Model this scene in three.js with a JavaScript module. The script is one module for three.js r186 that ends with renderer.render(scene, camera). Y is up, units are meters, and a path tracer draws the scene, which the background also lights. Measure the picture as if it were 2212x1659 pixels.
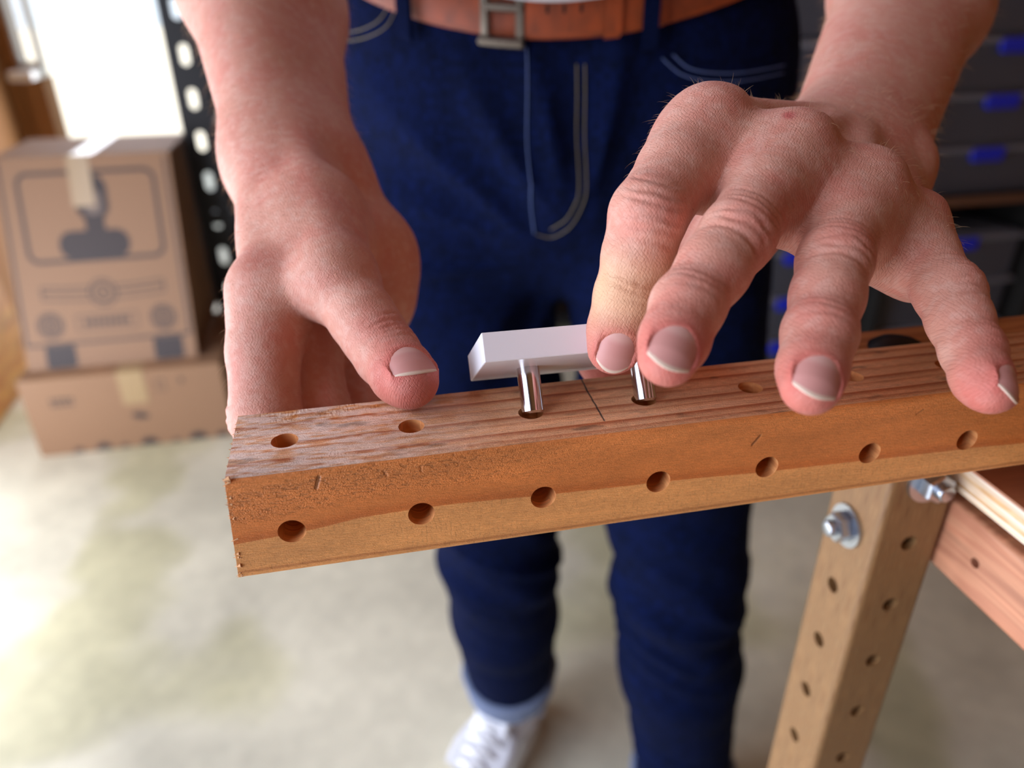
import * as THREE from 'three';
import { RoundedBoxGeometry } from 'three/addons/geometries/RoundedBoxGeometry.js';
import { mergeGeometries, mergeVertices, toCreasedNormals } from 'three/addons/utils/BufferGeometryUtils.js';
import { RectAreaLightUniformsLib } from 'three/addons/lights/RectAreaLightUniformsLib.js';
import { Brush, Evaluator, SUBTRACTION } from 'three-bvh-csg';

// ---------------------------------------------------------------- camera, sky, sun, exposure
const V = (x, y, z) => new THREE.Vector3(x, y, z);
const scene = new THREE.Scene();
const camera = new THREE.PerspectiveCamera(54.13, 2212 / 1659, 0.02, 200);
camera.position.set(0.02786, 1.05094, 0.18463);
camera.up.set(0.10394, 0.88277, -0.45816);
camera.lookAt(0.20858, 0.58119, -0.67948);
camera.focus = 0.229;
camera.userData.fStop = 6.3;
const renderer = new THREE.WebGLRenderer({ antialias: true });
renderer.toneMapping = THREE.LinearToneMapping;
renderer.toneMappingExposure = 1.0;
renderer.shadowMap.enabled = true;
renderer.shadowMap.type = THREE.PCFSoftShadowMap;
scene.background = new THREE.Color(0.80, 0.90, 1.0);
scene.backgroundIntensity = 1.6;
RectAreaLightUniformsLib.init();
// daylight: the sky's light entering by the wide side door, the half-raised shutter beside it and the doorway at the back
function daylight(color, intensity, w, h, pos, to) { const l = new THREE.RectAreaLight(color, intensity, w, h); l.position.set(...pos); l.lookAt(...to); l.castShadow = true; scene.add(l); return l; }
daylight(0xdde7ff, 4.4, 1.4, 2.15, [-1.10, 1.12, 0.25], [0, 1.12, 0.25]);
daylight(0xf0f4ff, 5.6, 0.85, 1.0, [-1.10, 0.52, -1.075], [0, 0.52, -1.075]);
daylight(0xf2f4ff, 4, 0.8, 2.05, [-0.61, 1.05, -2.97], [-0.61, 1.05, 0]);
const sun = new THREE.DirectionalLight(0xfff4e6, 9);
sun.position.set(5, 11, 7);
sun.target.position.set(0, 0, -4);
sun.castShadow = true;
sun.shadow.mapSize.set(2048, 2048);
Object.assign(sun.shadow.camera, { left: -14, right: 14, top: 14, bottom: -14, near: 0.5, far: 50 });
scene.add(sun, sun.target);

// ---------------------------------------------------------------- helpers
let seed = 7;
const rnd = () => { seed = (seed * 1664525 + 1013904223) >>> 0; return seed / 4294967296; };
const clamp = (x, a, b) => Math.min(Math.max(x, a), b), lerp = (a, b, t) => a + (b - a) * t;
const smooth = (a, b, x) => { const t = clamp((x - a) / (b - a), 0, 1); return t * t * (3 - 2 * t); };
const gauss = (x, s) => Math.exp(-(x * x) / (s * s));
const PT = new Uint8Array(512), VT = new Float32Array(256); { let q = 12345; const r = () => { q = (q * 1664525 + 1013904223) >>> 0; return q / 4294967296; }; const p = [...Array(256).keys()]; for (let i = 255; i > 0; i--) { const j = Math.floor(r() * (i + 1)); [p[i], p[j]] = [p[j], p[i]]; } for (let i = 0; i < 512; i++) PT[i] = p[i & 255]; for (let i = 0; i < 256; i++) VT[i] = r(); }
function noise3(x, y, z) {
  let ix = Math.floor(x), iy = Math.floor(y), iz = Math.floor(z); x -= ix; y -= iy; z -= iz; ix &= 255; iy &= 255; iz &= 255;
  const u = x * x * (3 - 2 * x), v = y * y * (3 - 2 * y), w = z * z * (3 - 2 * z), A = PT[ix], B = PT[ix + 1], jy = (iy + 1) & 255, kz = (iz + 1) & 255;
  const a0 = PT[A + iy], a1 = PT[A + jy], b0 = PT[B + iy], b1 = PT[B + jy];
  const p = VT[PT[a0 + iz]], q = VT[PT[b0 + iz]], r = VT[PT[a1 + iz]], s = VT[PT[b1 + iz]], e = VT[PT[a0 + kz]], f = VT[PT[b0 + kz]], g = VT[PT[a1 + kz]], h = VT[PT[b1 + kz]];
  const m = p + (q - p) * u, n = r + (s - r) * u, o = e + (f - e) * u, t = g + (h - g) * u, k = m + (n - m) * v, l = o + (t - o) * v;
  return (k + (l - k) * w) * 2 - 1;
}
const fbm = (x, y, z, n = 3) => { let s = 0, a = 0.5; for (let i = 0; i < n; i++) { s += a * noise3(x, y, z); x = x * 2.03 + 17; y = y * 2.03 + 5; z = z * 2.03 + 9; a *= 0.5; } return s; };
const used = new Map();
const numbered = (n) => { const k = used.get(n) ?? 0; used.set(n, k + 1); return k ? `${n}_${String(k).padStart(3, '0')}` : n; };
const shade = (o) => { o.castShadow = true; o.receiveShadow = true; return o; };
function tag(o, label, category, group, kind) {
  o.userData = { label, category };
  if (group) o.userData.group = group;
  if (kind) o.userData.kind = kind;
  return o;
}
function thing(name, label, category, pos = [0, 0, 0], turn = 0, group) {
  const g = new THREE.Group(); g.name = numbered(name); g.position.set(...pos); g.rotation.y = turn; scene.add(g);
  return tag(g, label, category, group);
}
function part(name, geo, mat, parent) { const m = shade(new THREE.Mesh(geo, mat)); m.name = name; parent.add(m); return m; }
function struct(name, geo, mat, pos = [0, 0, 0], label) {
  const m = part(name, geo, mat, scene); m.position.set(...pos); m.userData.kind = 'structure'; if (label) { m.userData.label = label; m.userData.category = name.split('_')[0]; } return m;
}
const merge = (list) => mergeGeometries(list.map((g) => { const q = g.index ? g.toNonIndexed() : g.clone(); for (const k of Object.keys(q.attributes)) if (!['position', 'normal', 'uv'].includes(k)) q.deleteAttribute(k); return q; }));
const at = (g, x, y, z) => g.translate(x, y, z);
const rbox = (w, h, d, r = 0.002, x = 0, y = 0, z = 0, s = 2) => at(new RoundedBoxGeometry(w, h, d, s, r), x, y, z);
const box = (w, h, d, x = 0, y = 0, z = 0) => at(new THREE.BoxGeometry(w, h, d), x, y, z);
// uv in metres from the position: each face takes the two axes it spans
function boxUV(g, sx = 1, sy = 1) {
  const q = g.index ? g.toNonIndexed() : g, p = q.attributes.position, uv = new Float32Array(p.count * 2);
  const a = V(), b = V(), c = V();
  for (let i = 0; i < p.count; i += 3) {
    a.fromBufferAttribute(p, i); b.fromBufferAttribute(p, i + 1); c.fromBufferAttribute(p, i + 2);
    const n = b.clone().sub(a).cross(c.clone().sub(a)), ax = Math.abs(n.x), ay = Math.abs(n.y), az = Math.abs(n.z);
    [a, b, c].forEach((v, k) => { const o = (i + k) * 2;
      if (ax >= ay && ax >= az) { uv[o] = v.z * sx; uv[o + 1] = v.y * sy; } else if (ay >= az) { uv[o] = v.x * sx; uv[o + 1] = v.z * sy; } else { uv[o] = v.x * sx; uv[o + 1] = v.y * sy; } });
  }
  q.setAttribute('uv', new THREE.BufferAttribute(uv, 2)); return q;
}
function tex(w, h, fn, srgb = true, wrap = THREE.MirroredRepeatWrapping) {
  const d = new Uint8Array(w * h * 4);
  for (let y = 0; y < h; y++) for (let x = 0; x < w; x++) { const c = fn(x / w, y / h, x, y), o = (y * w + x) * 4; if (typeof c === 'number') { d[o] = d[o + 1] = d[o + 2] = clamp(c, 0, 1) * 255; } else { d[o] = clamp(c[0], 0, 255); d[o + 1] = clamp(c[1], 0, 255); d[o + 2] = clamp(c[2], 0, 255); } d[o + 3] = 255; }
  const t = new THREE.DataTexture(d, w, h); t.magFilter = THREE.LinearFilter; t.minFilter = THREE.LinearMipmapLinearFilter; t.generateMipmaps = true; t.wrapS = t.wrapT = wrap; if (srgb) t.colorSpace = THREE.SRGBColorSpace; t.needsUpdate = true; return t;
}
const creased = (g, a) => { g.scale(1000, 1000, 1000); const q = toCreasedNormals(g, a); q.scale(0.001, 0.001, 0.001); return q; }; // the addon merges vertices within a centimetre, so work in millimetres
const std = (o) => new THREE.MeshStandardMaterial(o), phys = (o) => new THREE.MeshPhysicalMaterial(o);
const tube = (pts, r, n = 24, k = 6, closed = false) => new THREE.TubeGeometry(new THREE.CatmullRomCurve3(pts, closed), n, r, k, closed);

// ---------------------------------------------------------------- signed distance fields and their meshes
class Cone { // tapered capsule
  constructor(a, b, ra, rb, k = 0.004) {
    Object.assign(this, { a, b, ra, rb, k }); this.x = b.x - a.x; this.y = b.y - a.y; this.z = b.z - a.z;
    this.l2 = this.x ** 2 + this.y ** 2 + this.z ** 2 + 1e-12; this.rr = ra - rb; this.a2 = Math.max(this.l2 - this.rr ** 2, 1e-12); this.il2 = 1 / this.l2;
  }
  d(px, py, pz) {
    const { x, y, z, l2, rr, a2, il2 } = this, ax = px - this.a.x, ay = py - this.a.y, az = pz - this.a.z, q = ax * x + ay * y + az * z, w = q - l2;
    const ux = ax * l2 - x * q, uy = ay * l2 - y * q, uz = az * l2 - z * q, x2 = ux * ux + uy * uy + uz * uz, y2 = q * q * l2, z2 = w * w * l2, k = Math.sign(rr) * rr * rr * x2;
    if (Math.sign(w) * a2 * z2 > k) return Math.sqrt(x2 + z2) * il2 - this.rb;
    if (Math.sign(q) * a2 * y2 < k) return Math.sqrt(x2 + y2) * il2 - this.ra;
    return (Math.sqrt(x2 * a2 * il2) + q * rr) * il2 - this.ra;
  }
}
class Egg { // ellipsoid in its own axes
  constructor(c, ex, ey, ez, r, k = 0.004) { Object.assign(this, { c, ex, ey, ez, r, k, a: c, b: c.clone().addScaledVector(ex, 0.001) }); }
  d(px, py, pz) {
    const { c, ex, ey, ez, r } = this, dx = px - c.x, dy = py - c.y, dz = pz - c.z;
    const a = dx * ex.x + dy * ex.y + dz * ex.z, b = dx * ey.x + dy * ey.y + dz * ey.z, e = dx * ez.x + dy * ez.y + dz * ez.z;
    const k0 = Math.hypot(a / r[0], b / r[1], e / r[2]), k1 = Math.hypot(a / (r[0] * r[0]), b / (r[1] * r[1]), e / (r[2] * r[2]));
    return k1 < 1e-9 ? -Math.min(...r) : k0 * (k0 - 1) / k1;
  }
}
const smin = (a, b, k) => { const h = Math.max(k - Math.abs(a - b), 0) / k; return Math.min(a, b) - h * h * k * 0.25; };
const fold = (prims, x, y, z) => { let d = prims[0].d(x, y, z); for (let i = 1; i < prims.length; i++) d = smin(d, prims[i].d(x, y, z), prims[i].k); return d; };
function gradient(f, x, y, z, e, out) { out.set(f(x + e, y, z) - f(x - e, y, z), f(x, y + e, z) - f(x, y - e, z), f(x, y, z + e) - f(x, y, z - e)).normalize(); return out; }
// surface nets over the blocks that the surface crosses
function meshField(f, lo, hi, h, refine = 1) {
  const B = 8, n = [0, 1, 2].map((i) => Math.ceil((hi.getComponent(i) - lo.getComponent(i)) / (h * B)) * B + 1), [nx, ny, nz] = n;
  const F = new Float32Array(nx * ny * nz).fill(1), I = new Int32Array(nx * ny * nz).fill(-1), done = new Uint8Array(nx * ny * nz), id = (x, y, z) => (z * ny + y) * nx + x, blocks = [];
  const reach = h * B * 0.5 * Math.sqrt(3) * 1.25 + h;
  for (let z = 0; z + B < nz; z += B) for (let y = 0; y + B < ny; y += B) for (let x = 0; x + B < nx; x += B) {
    if (Math.abs(f(lo.x + (x + B / 2) * h, lo.y + (y + B / 2) * h, lo.z + (z + B / 2) * h)) > reach) continue;
    blocks.push([x, y, z]);
    for (let k = z; k <= z + B; k++) for (let j = y; j <= y + B; j++) for (let i = x; i <= x + B; i++) { const o = id(i, j, k); if (!done[o]) { done[o] = 1; F[o] = f(lo.x + i * h, lo.y + j * h, lo.z + k * h); } }
  }
  const P = [], T = [], g = V(), C = [0, 1, nx, nx + 1, nx * ny, nx * ny + 1, nx * ny + nx, nx * ny + nx + 1], E = [[0, 1], [2, 3], [4, 5], [6, 7], [0, 2], [1, 3], [4, 6], [5, 7], [0, 4], [1, 5], [2, 6], [3, 7]];
  for (const [bx, by, bz] of blocks) for (let z = bz; z < bz + B; z++) for (let y = by; y < by + B; y++) for (let x = bx; x < bx + B; x++) {
    const o = id(x, y, z); let m = 0; for (let c = 0; c < 8; c++) if (F[o + C[c]] < 0) m |= 1 << c;
    if (m === 0 || m === 255) continue;
    let sx = 0, sy = 0, sz = 0, s = 0;
    for (const [a, b] of E) { const fa = F[o + C[a]], fb = F[o + C[b]]; if ((fa < 0) === (fb < 0)) continue; const t = fa / (fa - fb); sx += lerp(a & 1, b & 1, t); sy += lerp((a >> 1) & 1, (b >> 1) & 1, t); sz += lerp(a >> 2, b >> 2, t); s++; }
    let px = lo.x + (x + sx / s) * h, py = lo.y + (y + sy / s) * h, pz = lo.z + (z + sz / s) * h;
    for (let r = 0; r < refine; r++) { const d = f(px, py, pz); gradient(f, px, py, pz, h * 0.5, g); px -= g.x * d; py -= g.y * d; pz -= g.z * d; }
    I[o] = P.length / 3; P.push(px, py, pz);
  }
  const quad = (a, b, c, d, flip) => { if (a < 0 || b < 0 || c < 0 || d < 0) return; flip ? T.push(a, c, b, a, d, c) : T.push(a, b, c, a, c, d); };
  for (const [bx, by, bz] of blocks) for (let z = bz; z < bz + B; z++) for (let y = by; y < by + B; y++) for (let x = bx; x < bx + B; x++) {
    const o = id(x, y, z), s = F[o] < 0;
    if (y > 0 && z > 0 && (F[o + 1] < 0) !== s) quad(I[o], I[o - nx], I[o - nx - nx * ny], I[o - nx * ny], s);
    if (x > 0 && z > 0 && (F[o + nx] < 0) !== s) quad(I[o], I[o - nx * ny], I[o - 1 - nx * ny], I[o - 1], s);
    if (x > 0 && y > 0 && (F[o + nx * ny] < 0) !== s) quad(I[o], I[o - 1], I[o - 1 - nx], I[o - nx], s);
  }
  const geo = new THREE.BufferGeometry(); geo.setAttribute('position', new THREE.BufferAttribute(new Float32Array(P), 3)); geo.setIndex(T); geo.computeVertexNormals();
  // make sure the faces look outwards
  const nn = geo.attributes.normal; let out = 0; for (let i = 0; i < nn.count; i += 37) { gradient(f, P[i * 3], P[i * 3 + 1], P[i * 3 + 2], h, g); out += g.x * nn.getX(i) + g.y * nn.getY(i) + g.z * nn.getZ(i); }
  if (out < 0) { for (let i = 0; i < T.length; i += 3) [T[i + 1], T[i + 2]] = [T[i + 2], T[i + 1]]; geo.setIndex(T); geo.computeVertexNormals(); }
  return geo;
}
// ---------------------------------------------------------------- the room
const X0 = -1.14, X1 = 2.6, Z0 = -3.0, Z1 = 2.6, HC = 2.6;
const floorMap = tex(512, 512, (u, v) => {
  const a = fbm(u * 6, v * 6, 1, 4), b = fbm(u * 26, v * 26, 4, 3), c = fbm(u * 120, v * 120, 8, 2), st = smooth(0.12, 0.4, fbm(u * 9 + 3, v * 9, 12, 3));
  const k = 1 + 0.16 * a + 0.09 * b + 0.05 * c - 0.10 * st; return [222 * k, 215 * k, 192 * k * (1 - 0.08 * st)];
});
floorMap.wrapS = floorMap.wrapT = THREE.MirroredRepeatWrapping; floorMap.repeat.set(1 / 2.4, 1 / 2.4);
const M = {
  floor: std({ map: floorMap, roughness: 0.55 }),
  wall: std({ color: 0x97683a, roughness: 0.8 }),
  ground: std({ color: 0xcfcabd, roughness: 0.9 }),
  steel: std({ color: 0xd6d7db, metalness: 1, roughness: 0.13 }), zinc: std({ color: 0xb8bec8, metalness: 1, roughness: 0.28 }), blackSteel: std({ color: 0x15151a, metalness: 0.3, roughness: 0.42 }),
  white: std({ color: 0xe9e9e6, roughness: 0.5 }), glass: phys({ color: 0xffffff, transmission: 1, thickness: 0, roughness: 0.02 }),
};
struct('floor', boxUV(box(X1 - X0 + 0.24, 0.1, Z1 - Z0 + 0.24, (X0 + X1) / 2, -0.05, (Z0 + Z1) / 2)), M.floor, [0, 0, 0], 'pale stained concrete workshop floor');
struct('ceiling', box(X1 - X0 + 0.24, 0.12, Z1 - Z0 + 0.24, (X0 + X1) / 2, HC + 0.06, (Z0 + Z1) / 2), M.wall);
const zb = Z0 - 0.06, dl = -1.02, dr = -0.2;
struct('wall_back', merge([
  box(0.17, HC, 0.12, X0 + 0.005 - 0.04, HC / 2, zb), box(dl + 1.1, 0.765, 0.12, (dl - 1.1) / 2, 0.3825, zb), box(dl + 1.1, HC - 2.0, 0.12, (dl - 1.1) / 2, (HC + 2.0) / 2, zb),
  box(dr - dl, HC - 2.1, 0.12, (dl + dr) / 2, (HC + 2.1) / 2, zb), box(X1 + 0.12 - dr, HC, 0.12, (X1 + 0.12 + dr) / 2, HC / 2, zb)]), M.wall);
{ // side wall with a wide door opening, z -0.45 .. 0.95, and a shutter raised to one metre, z -1.5 .. -0.65
  const w = (z0, z1, y0, y1) => box(0.12, y1 - y0, z1 - z0, X0 - 0.06, (y0 + y1) / 2, (z0 + z1) / 2);
  struct('wall_left', merge([w(-3, -1.5, 0, HC), w(-1.5, -0.65, 1.05, HC), w(-0.65, -0.45, 0, HC), w(-0.45, 0.95, 2.25, HC), w(0.95, Z1, 0, HC)]), M.wall);
}
struct('wall_right', box(0.12, HC, Z1 - Z0, X1 + 0.06, HC / 2, (Z0 + Z1) / 2), M.wall);
struct('wall_front', box(X1 - X0 + 0.24, HC, 0.12, (X0 + X1) / 2, HC / 2, Z1 + 0.06), M.wall);
{
  const w = new THREE.Group(); w.name = 'window_1'; scene.add(w); w.userData = { kind: 'structure', label: 'bright window beside the open doorway', category: 'window' };
  const x0 = -1.1, x1 = dl, w2 = x1 - x0, cx = (x0 + x1) / 2, cy = 1.3825;
  part('window_frame', merge([box(0.012, 1.235, 0.06, x1 - 0.006, cy, zb), box(0.012, 1.235, 0.06, x0 + 0.006, cy, zb), box(w2 - 0.024, 0.05, 0.06, cx, 0.79, zb), box(w2 - 0.024, 0.05, 0.06, cx, 1.975, zb)]), M.white, w);
  part('pane', box(w2 - 0.024, 1.135, 0.005, cx, cy, zb), M.glass, w);
  part('window_sill', rbox(w2, 0.03, 0.14, 0.006, cx, 0.78, zb + 0.08), M.white, w);
}
struct('ground', box(60, 0.1, 60, 0, -0.2, 0), M.ground, [0, 0, 0], 'sunlit pale paving outside the doorway');

// ---------------------------------------------------------------- the drilled wooden beam
const S = 0.0381, YB = 0.93, BH = 0.0355, BW = 0.0366, ZT = -0.0175, YS = YB - 0.0207;
const bx0 = -0.0165, bx1 = 0.585;
const edgeLine = [[-0.0175, 0.0124], [0.0066, 0.0145], [0.0197, 0.0165], [0.034, 0.0169], [0.048, 0.017], [0.072, 0.0158], [0.118, 0.0145], [0.149, 0.0128], [0.2535, 0.0103], [0.3, 0.0095]];
const lineAt = (x) => { for (let i = 1; i < edgeLine.length; i++) if (x <= edgeLine[i][0]) { const [a, b] = [edgeLine[i - 1], edgeLine[i]]; return lerp(a[1], b[1], (x - a[0]) / (b[0] - a[0])); } return 0.0095; };
const PER = BH + BW, TL = 0.30;
// what the wood is like at a place: x along the beam, s round its section; returns [r, g, b, height]
function beamWood(x, s) {
  const X = x * 1000; // millimetres
  let c, h = 0.5; const fine = noise3(X * 0.55, s * 16000, 3), fine2 = noise3(X * 1.9, s * 9000, 13), grit = noise3(X * 5, s * 5000, 7), mott = fbm(X * 0.03, s * 160, 5, 3);
  if (s < BH) { // front
    const y = s * 1000, b = lineAt(x) * 1000, d = y - b + 0.25 * noise3(X * 0.06, 1, 2);
    const wob = 0.8 * fbm(X * 0.012, 3, 9, 2);
    if (d < 0) { // pale lower half with short cross ticks
      c = [230, 160, 94]; h += 0.05 * fine;
      const cx = (X + 0.5 * noise3(y * 0.5, X * 0.03, 6)) / 1.5, fr = Math.abs(cx - Math.round(cx)) * 1.5, tick = gauss(fr, 0.2) * smooth(-0.1, 0.5, noise3(Math.round(cx) * 3.1, y * 0.9, 5)) * smooth(0, 0.4, noise3(X * 0.05, y * 0.2, 31) + 0.35);
      c = c.map((q) => q * (1 - 0.07 * tick)); h -= 0.03 * tick;
      const l2 = gauss(y - (2.0 + wob), 0.5); c = [lerp(c[0], 160, 0.5 * l2), lerp(c[1], 92, 0.5 * l2), lerp(c[2], 48, 0.5 * l2)];
    } else {
      const t = clamp(d / (36 - b), 0, 1); c = [lerp(214, 224, t), lerp(126, 140, t), lerp(62, 76, t)];
      const band = gauss(d - 1.2, 1.6); c = c.map((q, i) => q * (1 - [0.07, 0.12, 0.17][i] * band));
      const rough = smooth(0.12, 0.03, x) * smooth(5, 9, d) * smooth(21, 15, d) + 0.25 * smooth(12, 18, d);
      const pit = smooth(0.15, 0.6, noise3(X * 0.9, y * 3.1, 17)) * rough; c = c.map((q) => q * (1 - 0.16 * pit)); h -= 0.11 * pit; h += 0.07 * grit * rough;
    }
    h += 0.07 * fine + 0.05 * grit;
    c = c.map((q) => q * (1 + 0.06 * fine + 0.05 * fine2 + 0.12 * mott));
    for (const [gx, gy, gl, gw, ang, deep] of [[9.3, 30.8, 2.9, 0.45, 1.24, 1], [146.8, 26, 2.8, 0.4, 0.95, 0.7], [28.5, 31, 1.6, 0.5, 2.0, 0.4], [39, 31, 1.4, 0.4, 1.6, 0.35], [206, 29, 2, 0.25, 0.6, 0.4]]) {
      const dx = X - gx, dy = y - gy, l = dx * Math.cos(ang) + dy * Math.sin(ang), q = -dx * Math.sin(ang) + dy * Math.cos(ang), k = gauss(q, gw) * smooth(gl, gl * 0.6, Math.abs(l)) * deep;
      h -= 0.9 * k; c = c.map((v) => v * (1 - 0.35 * k)); }
  } else if (s < BH + BW) { // top, from the front edge backwards
    const z = (s - BH) * 1000, wv = 0.9 * fbm(X * 0.011, z * 0.05, 21, 2) + 0.25 * noise3(X * 0.05, z * 0.1, 8);
    const zz = z + wv; c = [222, 164, 120]; let line = 0;
    for (const [p, w, k] of [[7.2, 0.5, 0.95], [12.4, 0.3, 0.4], [16.0, 0.45, 0.9], [21.5, 0.35, 0.4], [27.6, 0.5, 1.0], [33.2, 0.45, 0.7], [3.0, 0.4, 0.5]]) { const dd = zz - p, ramp = dd < 0 ? gauss(dd, w * 3.2) : gauss(dd, w * 0.5); line = Math.max(line, ramp * k); }
    c = [lerp(c[0], 168, line), lerp(c[1], 90, line), lerp(c[2], 50, line)]; h -= 0.35 * line;
    const worn = smooth(0.0, 0.55, fbm(X * 0.05, z * 0.5, 33, 3)) * (1 - line); c = [lerp(c[0], 205, 0.35 * worn), lerp(c[1], 168, 0.35 * worn), lerp(c[2], 140, 0.35 * worn)];
    const chip = smooth(28.5, 33, z + 3 * noise3(X * 0.12, 0, 44)) * smooth(0.085, 0.03, x) * smooth(-0.1, 0.35, noise3(X * 0.16, z * 0.4, 40)); c = [lerp(c[0], 205, chip), lerp(c[1], 128, chip), lerp(c[2], 62, chip)]; h -= 0.45 * chip * (0.6 + 0.4 * noise3(X * 2.3, z * 0.7, 3));
    const chip2 = gauss(z - 6.2, 1.1) * smooth(0.004, 0.012, x + 0.004) * smooth(0.022, 0.017, x); c = [lerp(c[0], 208, 0.7 * chip2), lerp(c[1], 132, 0.7 * chip2), lerp(c[2], 70, 0.7 * chip2)]; h -= 0.3 * chip2 * (0.6 + 0.4 * noise3(X * 3, z, 3));
    for (const [hx, hz] of [[0, 17.5], [38.1, 17.5]]) { const q = gauss(z - hz - 3.2, 1.2) * smooth(hx - 6.5, hx - 4, X) * smooth(hx - 1, hx - 3.5, X); h -= 0.4 * q; c = [lerp(c[0], 205, 0.6 * q), lerp(c[1], 125, 0.6 * q), lerp(c[2], 62, 0.6 * q)]; }
    const grey = smooth(0.085, 0.0, x) * smooth(-0.3, 0.4, fbm(X * 0.2, z * 0.9, 61, 2) + 0.15); c = [lerp(c[0], 240, 0.8 * grey), lerp(c[1], 222, 0.8 * grey), lerp(c[2], 214, 0.8 * grey)];
    const dirt = smooth(0.3, 0.7, fbm(X * 0.09, z * 0.22, 71, 3)); c = c.map((q) => q * (1 - 0.3 * dirt));
    h += 0.16 * fine + 0.1 * grit; c = c.map((q) => q * (1 + 0.08 * fine + 0.05 * fine2 + 0.14 * mott));
    const pl = Math.abs(X - (97.55 + (z - 8) * 0.026 + 0.18 * noise3(z * 0.4, 0, 5))); const pk = smooth(0.34, 0.16, pl) * smooth(6.5, 8, z) * (0.82 + 0.18 * noise3(z * 1.5, 4, 2)); c = [lerp(c[0], 28, pk), lerp(c[1], 22, pk), lerp(c[2], 22, pk)]; h -= 0.25 * pk;
  } else { const y = s * 1000; const l = smooth(0.1, 0.6, Math.sin(y * 1.1 + 2 * fbm(X * 0.01, y * 0.1, 3, 2))); c = [186 - 22 * l, 122 - 22 * l, 76 - 18 * l].map((q) => q * (1 + 0.06 * fine + 0.1 * mott)); h += 0.08 * fine; }
  return [c[0], c[1], c[2], h];
}
const beamH = new Float32Array(2048 * 512);
const beamMap = tex(2048, 512, (u, v, x, y) => { const c = beamWood(-0.0175 + u * TL, v * PER); beamH[y * 2048 + x] = c[3]; return c; }, true, THREE.MirroredRepeatWrapping);
const beamBump = tex(2048, 512, (u, v, x, y) => beamH[y * 2048 + x], false, THREE.MirroredRepeatWrapping);
const beamMat = std({ map: beamMap, bumpMap: beamBump, bumpScale: 0.0006, roughness: 0.5 });
const grainMap = (base, dark, f, amp) => tex(256, 256, (u, v) => { const w = fbm(u * 2, v * 5, 3, 2), l = smooth(0.1, 0.9, 0.5 + 0.5 * Math.sin((v * f + w * 1.6) * 6.283)), n = noise3(u * 14, v * 300, 5), k = 1 + 0.05 * n + amp * fbm(u * 4, v * 9, 8, 3); return [0, 1, 2].map((i) => lerp(base[i], dark[i], l * 0.75) * k); });
const drillMat = std({ map: grainMap([222, 152, 92], [198, 122, 68], 14, 0.2), roughness: 0.7 });
const csg = new Evaluator(); csg.useGroups = true; csg.attributes = ['position', 'normal', 'uv'];
function drilled(geo, mat, drills, drill = drillMat) { // holes along x, y or z
  let b = new Brush(geo, mat); b.updateMatrixWorld();
  for (const ax of ['x', 'y', 'z']) {
    const cs = drills.filter((q) => q[0] === ax).map(([axis, x, y, z, len, r]) => { const c = new THREE.CylinderGeometry(r, r, len, 28); if (axis === 'z') c.rotateX(Math.PI / 2); if (axis === 'x') c.rotateZ(Math.PI / 2); return c.translate(x, y, z); });
    if (!cs.length) continue;
    const k = new Brush(mergeGeometries(cs), drill); k.updateMatrixWorld(); b = csg.evaluate(b, k, SUBTRACTION);
  }
  return b;
}
// the timber's section: slightly eased edges, more so along the top front
function timber(x0, x1, y0, y1, z0, z1, r, rTopFront = r) {
  const sh = new THREE.Shape(), w = z1 - z0, h = y1 - y0; // shape x = -z
  const corner = (x, y, cx, cy, rr) => { };
  sh.moveTo(r, 0); sh.lineTo(w - r, 0); sh.quadraticCurveTo(w, 0, w, r); sh.lineTo(w, h - r); sh.quadraticCurveTo(w, h, w - r, h); sh.lineTo(rTopFront, h); sh.quadraticCurveTo(0, h, 0, h - rTopFront); sh.lineTo(0, r); sh.quadraticCurveTo(0, 0, r, 0);
  const g = new THREE.ExtrudeGeometry(sh, { depth: x1 - x0, bevelEnabled: false, steps: 1, curveSegments: 6 });
  // shape (X, Y, Z) -> world (x0 + Z, y0 + Y, z1 - X)
  const p = g.attributes.position; for (let i = 0; i < p.count; i++) p.setXYZ(i, x0 + p.getZ(i), y0 + p.getY(i), z1 - p.getX(i));
  const q = creased(g, 0.5); return q;
}
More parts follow.
